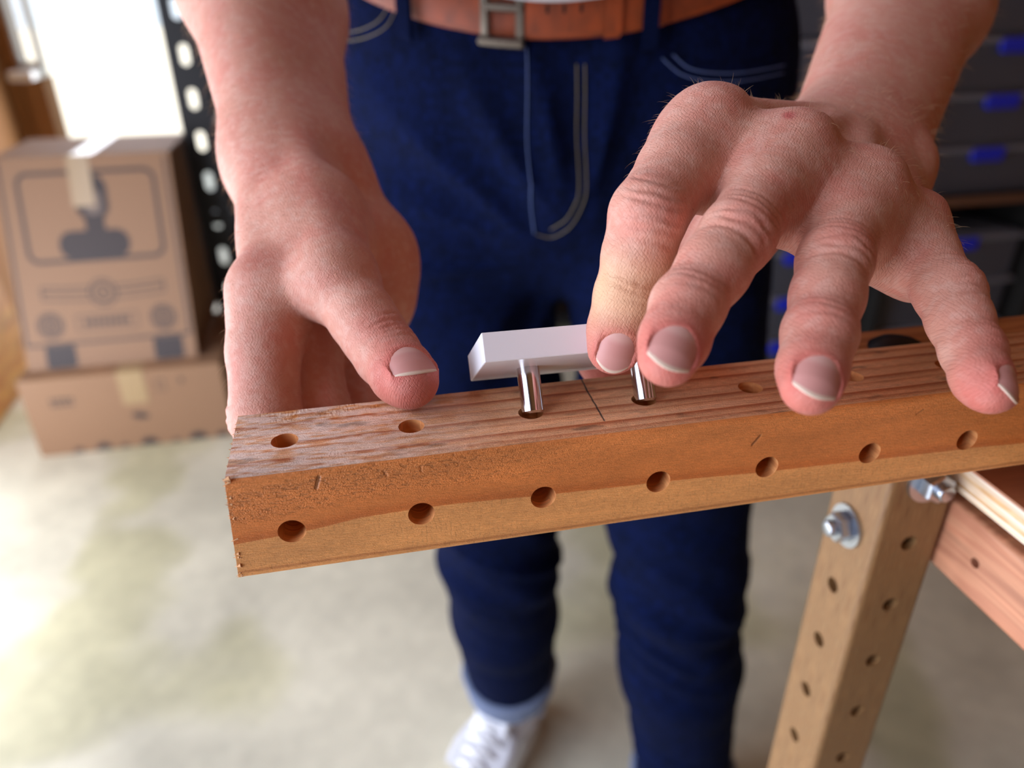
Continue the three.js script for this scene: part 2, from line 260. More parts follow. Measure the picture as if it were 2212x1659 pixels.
{
  const drills = [];
  for (let i = 0; i < 15; i++) { drills.push(['y', i * S, YB - BH / 2, ZT, BH + 0.02, 0.00405], ['z', i * S, YS, -BW / 2, BW + 0.02, 0.00405]); }
  const raw = timber(bx0, bx1, YB - BH, YB, -BW, 0, 0.0012, 0.0028), rp = raw.attributes.position;
  for (let i = 0; i < rp.count; i++) if (rp.getX(i) < bx0 + 0.0005) rp.setX(i, bx0 + 0.0012 - 0.0022 * (YB - rp.getY(i)) / BH); // the cut is a little out of square
  const b = drilled(raw, beamMat, drills);
  const g = b.geometry, p = g.attributes.position, n = g.attributes.normal, uv = g.attributes.uv;
  for (let i = 0; i < p.count; i++) {
    const x = p.getX(i), y = clamp(p.getY(i) - (YB - BH), 0, BH), z = clamp(-p.getZ(i), 0, BW), a = (y / BH - 0.5), c = (0.5 - z / BW);
    const s = Math.abs(a) > Math.abs(c) ? (a > 0 ? BH + z : 2 * BH + BW + (BW - z)) : (c > 0 ? y : BH + BW + (BH - y));
    if (Math.abs(n.getX(i)) > 0.7) uv.setXY(i, (z + 0.02) / TL, (y + BH + 0.001) / PER); else uv.setXY(i, (x + 0.0175) / TL, s / PER);
  }
  const m = shade(new THREE.Mesh(g, b.material)); m.name = numbered('drilled_beam'); scene.add(m);
  tag(m, 'square orange-brown wooden beam drilled with rows of holes, held in the hands', 'beam');
  // torn fibres along the cut
  const sp = []; seed = 91;
  for (let i = 0; i < 70; i++) { const t = rnd(), front = i < 52, y = YB - t * BH, l = 0.0006 + 0.0011 * rnd() * rnd(), c = new THREE.ConeGeometry(0.0004 + 0.0004 * rnd(), l * 2, 5); c.rotateZ(Math.PI / 2 + (rnd() - 0.5) * 0.9); c.rotateY((rnd() - 0.5) * 0.6); c.translate(bx0 + 0.0012 - 0.0022 * (front ? t : 0) + 0.0003, front ? y : YB - 0.0006, front ? -0.0002 - 0.0008 * rnd() : -BW * rnd()); sp.push(c); }
  part('torn_fibres', boxUV(merge(sp), 3, 3), std({ color: 0xc9976b, roughness: 0.9 }), m).userData.kind = 'stuff';
}

// ---------------------------------------------------------------- the plastic guide with two steel pins
{
  const r0 = V(0.0961, 0.9416, -0.0259), d = V(-0.0061, -0.8038, 0.5949).normalize(), e1 = V(0.9999, -0.0097, -0.0029), wv = V(-0.0081, -0.5949, -0.8038);
  const rot = new THREE.Matrix4().makeBasis(e1, d.clone().negate(), wv.clone().negate()); // x along, y away from the pins, z to the front edge
  const g = thing('pin_guide', 'white plastic bar with two steel pins being set into the beam holes', 'guide'); g.applyMatrix4(rot); g.position.copy(r0);
  const plastic = phys({ color: 0xf2f0f4, roughness: 0.32, clearcoat: 0.25, clearcoatRoughness: 0.3, specularIntensity: 0.6 });
  part('bar', rbox(0.0711, 0.0091, 0.0346, 0.0005, 0, 0.00455, 0, 3), plastic, g);
  for (const s of [-1, 1]) {
    const pin = part('pin', new THREE.LatheGeometry([[0, -0.0149], [0.0031, -0.0149], [0.0037, -0.0142], [0.0037, 0.0], [0.0037, 0.0005]].map(([x, y]) => new THREE.Vector2(x, y)), 48), M.steel, g); pin.position.set(s * S / 2, 0, 0);
    pin.geometry = creased(pin.geometry, 0.6);
  }
}

// ---------------------------------------------------------------- the workbench of drilled timber
{
  const pine = grainMap([140, 105, 66], [124, 86, 50], 4, 0.12), pineL = pine.clone(); pineL.rotation = Math.PI / 2; pineL.repeat.set(26, 6); pine.repeat.set(6, 26); pineL.needsUpdate = true;
  const legMat = std({ map: pineL, roughness: 0.5 }), railMat = std({ map: (() => { const t = grainMap([190, 132, 100], [172, 112, 84], 5, 0.12); t.repeat.set(6, 26); return t; })(), roughness: 0.5 });
  const hole = legMat;
  const bench = thing('workbench', 'pine workbench of drilled square timber with a plywood top', 'workbench', [0, 0, 0]);
  const lw = 0.0346, ld = 0.0374;
  const legAt = (x, z, top) => {
    const dr = []; for (let i = -1; i < 21; i++) { const y1 = YB - 0.1089 - i * S, y2 = YB - 0.1108 - i * S; if (y1 > 0.02) dr.push(['z', x + 0.0178, y1, z - ld / 2, ld + 0.01, 0.0041]); if (y2 > 0.02 && i !== -1) dr.push(['x', x + lw / 2, y2, z - 0.0199, lw + 0.01, 0.0041]); }
    const b = drilled(rbox(lw, top, ld, 0.0032, x + lw / 2, top / 2, z - ld / 2, 3), legMat, dr, hole);
    boxUV(b.geometry); const m = shade(new THREE.Mesh(b.geometry, b.material)); m.name = 'leg'; bench.add(m);
  };
  const simpleLeg = (x, z, top) => part('leg', boxUV(rbox(lw, top, ld, 0.0032, x, top / 2, z)), legMat, bench);
  legAt(0.2449, -0.0439, 0.883);
  simpleLeg(0.298, 0.62, 0.855); simpleLeg(1.2, 0.62, 0.855); simpleLeg(1.2, -0.0626, 0.855);
  // rail under the top, running forward; its drilled and dented side
  const rail = (w, h, d, x, y, z) => boxUV(rbox(w, h, d, 0.003, x, y, z));
  const sr = drilled(rbox(0.036, 0.0385, 0.74, 0.003, 0.299, 0.8225, 0.275), railMat, [['x', 0.281, 0.8225, -0.0245, 0.02, 0.0024]], railMat);
  part('rail', boxUV(sr.geometry), sr.material, bench);
  part('rail', rail(0.92, 0.0385, 0.036, 0.74, 0.8225, 0.62), railMat, bench);
  part('cross_rail', (() => { const b = drilled(rbox(0.62, 0.036, 0.0362, 0.0025, 0.51, YB - 0.011 - 0.018, -BW - 0.0181 - 0.0002, 3), railMat, []); return boxUV(b.geometry); })(), std({ map: (() => { const t = grainMap([196, 132, 84], [160, 98, 58], 5, 0.12); t.repeat.set(6, 26); return t; })(), roughness: 0.5 }), bench);
  // plywood top, ply by ply
  const plyA = std({ map: (() => { const t = grainMap([232, 218, 200], [212, 184, 150], 6, 0.12); t.repeat.set(5, 30); return t; })(), roughness: 0.7 }), plyB = std({ map: (() => { const t = grainMap([214, 180, 138], [196, 152, 104], 6, 0.12); t.repeat.set(30, 30); return t; })(), roughness: 0.7 }), face = std({ map: (() => { const t = grainMap([176, 120, 88], [150, 96, 68], 3, 0.1); t.repeat.set(4, 4); return t; })(), roughness: 0.55 });
  const top = part('tabletop', boxUV(box(0.96, 0.0012, 0.70, 0.752, 0.8676, 0.307)), face, bench);
  [[0.0030, plyA], [0.0022, plyB], [0.0028, plyA], [0.0018, plyB], [0.0025, plyA]].reduce((y, [t, m]) => { part('ply', boxUV(box(0.96, t, 0.70, 0.752, y - t / 2, 0.307)), m, top); return y - t; }, 0.867);
  // bolts
  const bolt = (name, pos, dir) => { // shank end, nut and washer looking along dir
    const g = new THREE.Group(); g.name = name; g.position.copy(pos); g.quaternion.setFromUnitVectors(V(0, 1, 0), dir); bench.add(g);
    const nut = creased(new THREE.LatheGeometry([[0, 0], [0.0068, 0], [0.0074, 0.0006], [0.0074, 0.0056], [0.0066, 0.0066], [0.0038, 0.0066]].map(([a, b]) => new THREE.Vector2(a, b)), 6), 0.3);
    part('washer', at(new THREE.CylinderGeometry(0.0108, 0.0108, 0.0016, 32), 0, 0.0008, 0), M.zinc, g);
    part('nut', at(nut, 0, 0.0016, 0), M.zinc, g);
    const th = []; for (let i = 0; i <= 12; i++) th.push(new THREE.Vector2(i % 2 ? 0.0036 : 0.0039, 0.004 + i * 0.0006)); th.push(new THREE.Vector2(0.003, 0.0118), new THREE.Vector2(0, 0.0118));
    part('shank', new THREE.LatheGeometry(th, 20), M.zinc, g);
  };
  bolt('bolt', V(0.2449, YB - 0.1108, -0.0439 - 0.0199), V(-1, 0, 0));
  bolt('bolt', V(0.2449 + 0.0185, YB - 0.0735, -0.0439), V(0, 0, 1));
  const cap = part('bolt_head', new THREE.LatheGeometry([[0.0115, 0], [0.0115, 0.0008], [0.0085, 0.0032], [0.004, 0.0046], [0, 0.005]].map(([a, b]) => new THREE.Vector2(a, b)), 28), M.blackSteel, bench); cap.position.set(0.2375, YB - 0.011, -0.0525);
}
// ---------------------------------------------------------------- arms and hands
const P3 = (a) => V(a[0], a[1], a[2]);
const UP = V(0, 1, 0);
const mid = (a, b, t = 0.5) => a.clone().lerp(b, t), off = (p, v, k) => p.clone().addScaledVector(v, k);
// a finger: joints knuckle to tip, radii (knuckle, shaft, joint, shaft, joint, pad, tip), a guess for the sideways axis, a roll about the finger
function makeFinger(name, J, R, lat0, ref, roll = 0, thumb = false) {
  J = J.map(P3); const prims = [], axes = [];
  for (let i = 0; i < 3; i++) { const t = J[i + 1].clone().sub(J[i]).normalize(); let up = t.clone().cross(lat0).normalize(); if (up.dot(ref) < 0) up.negate(); up.applyAxisAngle(t, roll); axes.push({ t, up, lat: up.clone().cross(t).normalize() }); }
  const [rM, rA, rP, rB, rD, rQ, rT] = R, k = 0.003, [m, p, d, e] = J, m1 = mid(m, p), m2 = mid(p, d), pad = off(mid(d, e, 0.62), axes[2].up, -0.0006);
  prims.push(new Cone(m, m1, rM, rA, k), new Cone(m1, p, rA, rP, k), new Cone(p, m2, rP, rB, k), new Cone(m2, d, rB, rD, k));
  for (const s of [-1, 1]) prims.push(new Cone(off(d, axes[2].lat, s * 0.0007), off(pad, axes[2].lat, s * 0.0012), rD - 0.0004, rQ - 0.0007, k), new Cone(off(pad, axes[2].lat, s * 0.0012), off(e, axes[2].lat, s * 0.0010), rQ - 0.0007, rT - 0.0004, k));
  prims.push(new Egg(off(off(pad, axes[2].up, -rQ * 0.30), axes[2].t, 0.001), axes[2].lat, axes[2].up, axes[2].t, [rQ * 0.82, rQ * 0.72, rQ * 1.15], 0.003));
  const bend = axes[0].up.clone().add(axes[1].up).normalize(), bend2 = axes[1].up.clone().add(axes[2].up).normalize();
  prims.push(new Egg(off(p, bend, rP * 0.20), axes[1].lat, bend, axes[1].t, [rP * 0.8, rP * 0.78, rP * 0.9], 0.003));
  prims.push(new Egg(off(d, bend2, rD * 0.08), axes[1].lat, bend2, axes[2].t, [rD * 0.82, rD * 0.86, rD * 0.8], 0.003));
  let c = V(), far = 0; J.forEach((q) => c.addScaledVector(q, 0.25)); J.forEach((q) => { far = Math.max(far, q.distanceTo(c)); });
  return { name, J, R, axes, prims, bend, bend2, c, reach: far + Math.max(...R) + 0.004, thumb };
}
function handField(h) { // palm and forearm blend; each finger blends with the palm but never with its neighbour
  const { palm, fingers } = h;
  return (x, y, z) => {
    const dp = fold(palm, x, y, z); let d = dp;
    for (const f of fingers) { const s = Math.hypot(x - f.c.x, y - f.c.y, z - f.c.z) - f.reach; if (s > d + 0.008) continue; const df = fold(f.prims, x, y, z), q = smin(dp, df, 0.007); if (q < d) d = q; }
    return d;
  };
}
const C = (a, b, ra, rb, k = 0.008) => new Cone(a, b, ra, rb, k);
// the hand that sets the guide
const LH = (() => {
  const lat = V(0.0612, -0.0342, 0.0222).normalize(), ref = V(0, 1, 0.55), wrist = V(0.2230, 0.9850, -0.0880), fore = V(0.3163, 1.0415, -0.1949), elbow = V(0.4257, 1.100, -0.310);
  const fingers = [
    makeFinger('index', [[0.1390, 1.0090, -0.0460], [0.1107, 0.9918, -0.0172], [0.1038, 0.9695, -0.0111], [0.0982, 0.9556, -0.0053]], [0.0124, 0.0120, 0.0110, 0.0101, 0.0094, 0.0083, 0.0070], lat, ref, 0.05),
    makeFinger('middle', [[0.1611, 1.0022, -0.0317], [0.1300, 0.9893, 0.0002], [0.1095, 0.9769, 0.0166], [0.0987, 0.9700, 0.0312]], [0.0118, 0.0109, 0.0101, 0.0095, 0.0090, 0.0079, 0.0066], lat, ref, 0.16),
    makeFinger('ring', [[0.1834, 0.9914, -0.0247], [0.1568, 0.9822, 0.0072], [0.1409, 0.9712, 0.0288], [0.1304, 0.9648, 0.0439]], [0.0114, 0.0105, 0.0098, 0.0092, 0.0087, 0.0076, 0.0063], lat, ref, 0.24),
    makeFinger('pinky', [[0.2023, 0.9786, -0.0242], [0.1942, 0.9708, 0.0100], [0.1889, 0.9616, 0.0292], [0.1842, 0.9573, 0.0434]], [0.0108, 0.0098, 0.0089, 0.0082, 0.0075, 0.0069, 0.0056], lat, ref, -0.30),
    makeFinger('thumb', [[0.1622, 0.9666, -0.0631], [0.1371, 0.9456, -0.0616], [0.1240, 0.9340, -0.0590], [0.1137, 0.9246, -0.0562]], [0.0140, 0.0126, 0.0128, 0.0118, 0.0116, 0.0106, 0.0090], V(0.2, 0.3, 1), V(0.5, -0.4, -0.7), 0, true)];
  const [I, Mi, Ri, Pi, T] = fingers.map((f) => f.J[0]), dors = V(0, 1, 0.1), pl = V(0, -1, -0.1);
  const cw = (s) => off(wrist, lat, s), tc = V(0.1975, 0.9850, -0.0783);
  const palm = [C(cw(-0.011), off(I, pl, 0.004), 0.018, 0.0115, 0.01), C(cw(-0.004), off(Mi, pl, 0.004), 0.018, 0.0115, 0.012), C(cw(0.004), off(Ri, pl, 0.004), 0.018, 0.0112, 0.012), C(cw(0.011), off(Pi, pl, 0.003), 0.017, 0.0108, 0.012),
    C(off(wrist, pl, 0.006), tc, 0.017, 0.0165, 0.012), C(tc, T, 0.0165, 0.0135, 0.01), C(off(mid(wrist, Pi, 0.4), pl, 0.012), off(mid(wrist, Pi, 0.8), pl, 0.010), 0.014, 0.012, 0.012), C(off(tc, pl, 0.004), off(I, pl, 0.014), 0.012, 0.009, 0.014),
    // webs, and the skin that bridges the knuckles
    ...[[0, 1, 0.30], [1, 2, 0.46], [2, 3, 0.46]].map(([a, b, t]) => C(off(mid(fingers[a].J[0], fingers[a].J[1], t), pl, 0.0075), off(mid(fingers[b].J[0], fingers[b].J[1], t), pl, 0.0075), 0.0058, 0.0058, 0.012)),
    ...[[0, 1], [1, 2], [2, 3]].flatMap(([a, b]) => [C(off(fingers[a].J[0], pl, 0.002), off(fingers[b].J[0], pl, 0.002), 0.0112, 0.0108, 0.012), C(off(mid(fingers[a].J[0], fingers[a].J[1], 0.22), pl, 0.004), off(mid(fingers[b].J[0], fingers[b].J[1], 0.22), pl, 0.004), 0.0092, 0.0090, 0.012)]),
    // knuckles and the tendons that run to them
    ...[I, Mi, Ri, Pi].map((q, i) => new Egg(off(q, dors, 0.0035), lat, UP, V(0.2, 0, -1).normalize(), [0.0088, [0.0095, 0.0098, 0.0092, 0.0085][i], 0.0105], 0.005)),
    ...[I, Mi, Ri].map((q, i) => C(off(q, dors, 0.0075), off(mid(wrist, q, 0.35), dors, 0.0140), 0.0038, 0.0030, 0.008)),
    // forearm: two bones side by side
    ...[-1, 1].flatMap((s) => [C(cw(s * 0.010), off(fore, lat, s * 0.012), 0.0172, 0.0250, 0.02), C(off(fore, lat, s * 0.012), off(elbow, lat, s * 0.010), 0.0250, 0.0350, 0.02)]),
    new Egg(off(cw(0.017), dors, 0.008), lat, UP, V(0.6, 0.2, -0.7).normalize(), [0.009, 0.009, 0.014], 0.01)];
  return { palm, fingers, lat, wrist, fore, elbow, up: V(0, 1, 0.1).normalize(), shoulder: V(0.42, 1.43, -0.44) };
})();
// the hand that steadies the beam
const RH = (() => {
  const lat = V(0.0224, -0.0357, -0.0512).normalize(), ref = V(-1, 0.3, 0.1), wrist = V(0.0040, 0.9793, -0.1715), fore = V(-0.0063, 1.0446, -0.2644), elbow = V(-0.028, 1.13, -0.41);
  const fingers = [
    makeFinger('index', [[-0.0078, 0.9533, -0.0838], [-0.0096, 0.9200, -0.0523], [-0.0040, 0.9020, -0.0480], [-0.0015, 0.8877, -0.0470]], [0.0130, 0.0124, 0.0118, 0.0106, 0.0100, 0.0092, 0.0078], lat, ref),
    makeFinger('middle', [[0.0031, 0.9408, -0.1010], [0.0073, 0.9126, -0.0639], [0.0095, 0.8970, -0.0559], [0.0108, 0.8827, -0.0522]], [0.0128, 0.0118, 0.0114, 0.0104, 0.0100, 0.0092, 0.0078], lat, ref),
    makeFinger('ring', [[0.0103, 0.9287, -0.1183], [0.0221, 0.9058, -0.0773], [0.0249, 0.8905, -0.0676], [0.0261, 0.8768, -0.0625]], [0.0124, 0.0114, 0.0110, 0.0102, 0.0098, 0.0090, 0.0076], lat, ref),
    makeFinger('pinky', [[0.0182, 0.9176, -0.1350], [0.0326, 0.9008, -0.0905], [0.0346, 0.8880, -0.0787], [0.0351, 0.8765, -0.0724]], [0.0116, 0.0104, 0.0100, 0.0090, 0.0086, 0.0080, 0.0066], lat, ref),
    makeFinger('thumb', [[0.0188, 0.9584, -0.0761], [0.0264, 0.9506, -0.0590], [0.0336, 0.9424, -0.0440], [0.0395, 0.9415, -0.0256]], [0.0140, 0.0114, 0.0112, 0.0108, 0.0104, 0.0096, 0.0082], V(1, 0, -0.3), V(0, 1, 0.1), -0.12, true)];
  const [I, Mi, Ri, Pi, T] = fingers.map((f) => f.J[0]), dors = V(-0.86, 0.1, -0.5).normalize(), pl = dors.clone().negate();
  const wl = V(0.75, -0.45, -0.5).normalize(), cw = (s) => off(wrist, wl, s), tc = V(0.0121, 0.9698, -0.1194);
  const palm = [C(cw(-0.010), off(I, pl, 0.004), 0.018, 0.0115, 0.01), C(cw(-0.004), off(Mi, pl, 0.005), 0.018, 0.0115, 0.012), C(cw(0.004), off(Ri, pl, 0.005), 0.018, 0.0112, 0.012), C(cw(0.011), off(Pi, pl, 0.004), 0.017, 0.0108, 0.012),
    C(cw(-0.004), tc, 0.018, 0.0165, 0.012), C(tc, T, 0.0165, 0.0140, 0.01), C(tc, mid(T, I, 0.55), 0.013, 0.0075, 0.012), C(mid(tc, T, 0.45), off(mid(wrist, I, 0.62), pl, 0.005), 0.012, 0.011, 0.012),
    C(V(0.0200, 0.9606, -0.1669), V(0.0330, 0.9361, -0.1507), 0.015, 0.0155, 0.012), C(V(0.0330, 0.9361, -0.1507), V(0.0290, 0.9155, -0.1411), 0.0155, 0.013, 0.012), C(tc, V(0.0330, 0.9420, -0.1400), 0.014, 0.013, 0.012),
    ...[[0, 1], [1, 2], [2, 3]].map(([a, b]) => C(off(mid(fingers[a].J[0], fingers[a].J[1], 0.3), pl, 0.004), off(mid(fingers[b].J[0], fingers[b].J[1], 0.3), pl, 0.004), 0.007, 0.007, 0.008)),
    C(V(0.0160, 0.9740, -0.1700), V(0.0320, 0.9450, -0.1500), 0.016, 0.0165, 0.014), C(V(0.0320, 0.9450, -0.1500), V(0.0340, 0.9250, -0.1380), 0.0160, 0.0150, 0.014),
    new Egg(off(T, V(-0.1, 1, 0.1).normalize(), 0.0048), V(1, 0, 0), UP, V(0, 0, 1), [0.0095, 0.0100, 0.012], 0.006),
    C(off(T, UP, 0.0085), off(tc, UP, 0.0135), 0.0042, 0.0040, 0.006), C(off(tc, UP, 0.0135), off(wrist, V(0.2, 0.9, 0.4).normalize(), 0.0165), 0.0040, 0.0040, 0.008),
    ...[-1, 1].flatMap((s) => [C(cw(s * 0.011), off(fore, wl, s * 0.014), 0.0180, 0.0268, 0.02), C(off(fore, wl, s * 0.014), off(elbow, wl, s * 0.011), 0.0268, 0.0365, 0.02)])];
  return { palm, fingers, lat, wrist, fore, elbow, up: V(-0.5, 0.8, 0.2).normalize(), shoulder: V(-0.02, 1.43, -0.50) };
})();
for (const h of [LH, RH]) {
  h.field = handField(h); h.along = h.fore.clone().sub(h.wrist).normalize(); h.cut = off(h.fore, h.along, 0.035);
  h.side = (x, y, z) => (x - h.cut.x) * h.along.x + (y - h.cut.y) * h.along.y + (z - h.cut.z) * h.along.z; // > 0 towards the elbow
}
const lin = (r, g, b) => [r, g, b].map((q) => Math.pow(q / 255, 2.2));
const SK = { base: lin(206, 147, 128), red: lin(196, 92, 84), pale: lin(220, 182, 166), yellow: lin(222, 186, 142), brown: lin(190, 124, 96) };
const mixc = (c, d, t) => { for (let i = 0; i < 3; i++) c[i] += (d[i] - c[i]) * t; };
// creases, grain and tone of the skin at a vertex
function dressSkin(geo, h) {
  const p = geo.attributes.position, n = geo.attributes.normal, uv = new Float32Array(p.count * 2), col = new Float32Array(p.count * 3), q = V(), nn = V(), w = V();
  for (let i = 0; i < p.count; i++) {
    q.fromBufferAttribute(p, i); nn.fromBufferAttribute(n, i);
    let best = fold(h.palm, q.x, q.y, q.z) - 0.001, F = null;
    for (const f of h.fingers) { if (q.distanceTo(f.c) > f.reach + 0.01) continue; const d = fold(f.prims, q.x, q.y, q.z); if (d < best) { best = d; F = f; } }
    let disp = 0; const c = [...SK.base], X = q.x * 1000, Y = q.y * 1000, Z = q.z * 1000;
    const mo = fbm(X * 0.09, Y * 0.09, Z * 0.09, 3), mo2 = fbm(X * 0.5 + 40, Y * 0.5, Z * 0.5, 2);
    mixc(c, SK.red, clamp(0.10 + 0.5 * mo, 0, 0.35)); mixc(c, SK.pale, clamp(0.05 + 0.8 * mo2, 0, 0.3));
    if (F) {
      const { J, axes, R } = F; let tipRed = smooth(0.010, 0.0, q.distanceTo(J[3]) - R[6] * 0.9) * 0.8; mixc(c, SK.red, tipRed * 0.75);
      if (F.name === 'index' && h === LH) { w.copy(q).sub(J[2]); mixc(c, SK.yellow, 0.75 * gauss(w.dot(axes[1].t) + 0.0005, 0.010) * smooth(-0.004, 0.004, w.dot(axes[1].up))); }
      // joint creases on the back of the finger
      const creases = F.thumb ? [[J[2], axes[1], F.bend2, [-0.0080, -0.0054, -0.0028, -0.0003, 0.0022], 0.00060, R[4]]] : [[J[1], axes[1], F.bend, [-0.0085, -0.0052, -0.0022, 0.0012, 0.0042, 0.0075], 0.00052, R[2]], [J[2], axes[2], F.bend2, [-0.0030, -0.0006, 0.0018], 0.00036, R[4]], [J[0], axes[0], axes[0].up, [-0.006, -0.003, 0.0, 0.003, 0.006], 0.00012, R[0]]];
      for (const [j, ax, up, offs, dep, r] of creases) {
        w.copy(q).sub(j); const s = w.dot(ax.t), l = w.dot(ax.lat) / r, u = w.dot(up) / r; if (u < 0 || Math.abs(s) > 0.016) continue;
        const mask = smooth(0.15, 0.6, u) * smooth(1.05, 0.45, Math.abs(l));
        mixc(c, SK.red, 0.22 * mask * gauss(s, 0.008));
        for (const o of offs) { const wob = 0.0007 * noise3(l * 2.2 + o * 900, o * 3000, 3) + 0.0012 * l * l * Math.sign(o + 1e-4), g = gauss(s - o - wob, 0.00055), amp = 0.55 + 0.45 * noise3(l * 3, o * 5000, 7); disp -= dep * g * mask * Math.max(amp, 0.1); disp += dep * 0.35 * gauss(s - o - wob - 0.0013, 0.0008) * mask; }
      }
      // nail bed and the fold of skin round it
      const N = F.nail; w.copy(q).sub(N.o); const a = w.dot(N.t), l = w.dot(N.lat), u = w.dot(N.up);
      if (u > -0.001 && a > -0.004) { const e = nailEdge(N, a, l), hn = nailHeight(N, clamp(a, 0, N.len), clamp(l, -N.half, N.half)); let du = 0;
        if (hn - u > 0.0022) du = 0; else if (e < 0) du = hn - 0.0005 * smooth(0, -0.0006, e) - u; else if (a < N.len * 0.9) { const k = gauss(e, 0.0022) * smooth(N.len * 0.95, N.len * 0.6, a); du = (hn + 0.00042 * smooth(0, 0.0005, e) - u) * k; mixc(c, SK.red, 0.35 * gauss(e - 0.0006, 0.0016)); }
        q.addScaledVector(N.up, clamp(du, -0.003, 0.003)); }
    } else {
      for (const f of h.fingers) if (!f.thumb || h === RH) { // knuckles
        w.copy(q).sub(f.J[0]); const s = w.length(); if (s > 0.02) continue; const u = w.dot(h === RH && f.thumb ? UP : h.up); if (u < 0) continue; const m = smooth(0.018, 0.006, s) * smooth(0.0, 0.007, u); mixc(c, SK.red, 0.28 * m);
        const a = w.dot(f.axes[0].t) * 1000; disp -= 0.00010 * m * Math.pow(0.5 + 0.5 * Math.sin(a * 2.1 + 2 * noise3(X * 0.2, Y * 0.2, Z * 0.2)), 4);
      }
      if (h === LH) { for (const [sx, sy, sz, r] of [[0.1565, 1.0165, -0.0270, 0.0019], [0.1625, 1.0160, -0.0290, 0.0009]]) { const e = Math.hypot(q.x - sx, (q.y - sy) * 0.5, q.z - sz); mixc(c, lin(170, 60, 64), 0.7 * smooth(r * 1.6, r * 0.5, e)); } }
    }
    disp += 0.00010 * fbm(X * 0.55, Y * 0.55, Z * 0.55, 2);
    p.setXYZ(i, q.x + nn.x * disp, q.y + nn.y * disp, q.z + nn.z * disp);
    col.set(c, i * 3);
    uv[i * 2] = q.x + 0.3 * q.z; uv[i * 2 + 1] = 0.8 * q.y - 0.6 * q.z; // flat across the back of the hand, in metres
  }
  geo.setAttribute('uv', new THREE.BufferAttribute(uv, 2)); geo.setAttribute('color', new THREE.BufferAttribute(col, 3)); geo.computeVertexNormals(); return geo;
}
// a nail lies on the back of the last bone: outline a rounded shield in (along, across)
function setNails(h) {
  for (const f of h.fingers) {
    const r = f.R[5], a = f.axes[2], len = r * (f.thumb ? 1.25 : 1.4), o = off(f.J[2], a.t, f.J[2].distanceTo(f.J[3]) + f.R[6] * (f.thumb ? 0.80 : 1.0) - len), N = f.nail = { o, t: a.t, up: a.up, lat: a.lat, len, half: r * (f.thumb ? 0.76 : f.name === 'index' ? 0.62 : 0.72), rc: r * 0.98 };
    const top = (s) => { const v = off(o, a.t, s); let u = r * 2; for (let k = 0; k < 40; k++) { const d = h.field(v.x + a.up.x * u, v.y + a.up.y * u, v.z + a.up.z * u); if (Math.abs(d) < 1e-5) break; u -= d * 0.9; } return u; };
    N.h0 = top(0) - 0.0002; N.h1 = top(len * 0.72) - 0.0002; // the plate runs straight over the bone end
  }
}
const nailHeight = (N, a, l) => { const t = a / (N.len * 0.72), q = Math.min(Math.abs(l), N.rc * 0.95); return lerp(N.h0, N.h1, t) + 0.0003 * Math.sin(Math.PI * clamp(a / N.len, 0, 1)) - 0.0022 * clamp(a / N.len - 0.6, 0, 1) - (N.rc - Math.sqrt(N.rc * N.rc - q * q)); };
function nailEdge(N, a, l) { const half = N.half, root = half * 0.85, t = a < root ? (Math.hypot((root - a) / root, l / half) - 1) * half : Math.abs(l) - half; return Math.max(t, a - N.len * (0.94 - 0.24 * Math.min(1, (l / half) ** 2))); }
function nailGeometry(h, f) {
  const N = f.nail, nu = 18, nv = 22, P = [], c = [], idx = [], pink = lin(200, 142, 134), lun = lin(216, 172, 162), tip = lin(218, 194, 174), row = nu + 1;
  for (let layer = 0; layer < 2; layer++) for (let j = 0; j <= nv; j++) for (let i = 0; i <= nu; i++) {
    const t = j / nv, s = (i / nu) * 2 - 1, root = 0.44, wid = t < root ? Math.sqrt(Math.max(0.02, 1 - ((root - t) / root) ** 2)) : 1 - 0.05 * smooth(0.8, 1, t), l = s * N.half * wid, a = t * N.len - smooth(0.6, 1, t) * s * s * N.len * 0.24;
    const v = off(N.o, N.t, a).addScaledVector(N.lat, l).addScaledVector(N.up, nailHeight(N, a, l) - layer * 0.00042);
    P.push(v.x, v.y, v.z); const q = [...pink]; mixc(q, lun, smooth(0.34, 0.14, t + 0.10 * s * s) * 0.75); mixc(q, tip, smooth(0.915, 0.945, t)); c.push(...q);
  }
  const L = row * (nv + 1); for (let j = 0; j < nv; j++) for (let i = 0; i < nu; i++) { const a = j * row + i, b = a + 1, d = a + row, e = d + 1; idx.push(a, e, b, a, d, e, a + L, b + L, e + L, a + L, e + L, d + L); }
  for (let i = 0; i < nu; i++) { const a = nv * row + i; idx.push(a, a + 1 + L, a + 1, a, a + L, a + 1 + L); }
  for (let j = 0; j < nv; j++) for (const k of [0, nu]) { const a = j * row + k, b = a + row; idx.push(a, b, b + L, a, b + L, a + L); }
  const g = new THREE.BufferGeometry(); g.setAttribute('position', new THREE.BufferAttribute(new Float32Array(P), 3)); g.setAttribute('color', new THREE.BufferAttribute(new Float32Array(c), 3)); g.setIndex(idx); return creased(g, 0.7);
}
setNails(LH); setNails(RH);
const boundsOf = (h, extra) => { const lo = V(9, 9, 9), hi = V(-9, -9, -9); const add = (p, r) => { for (let i = 0; i < 3; i++) { lo.setComponent(i, Math.min(lo.getComponent(i), p.getComponent(i) - r)); hi.setComponent(i, Math.max(hi.getComponent(i), p.getComponent(i) + r)); } }; h.fingers.forEach((f) => f.J.forEach((j, i) => add(j, 0.017))); add(h.wrist, 0.04); extra.forEach(([p, r]) => add(p, r)); return [lo, hi]; };
const HANDCELL = 0.0009;
const skinGeos = [];
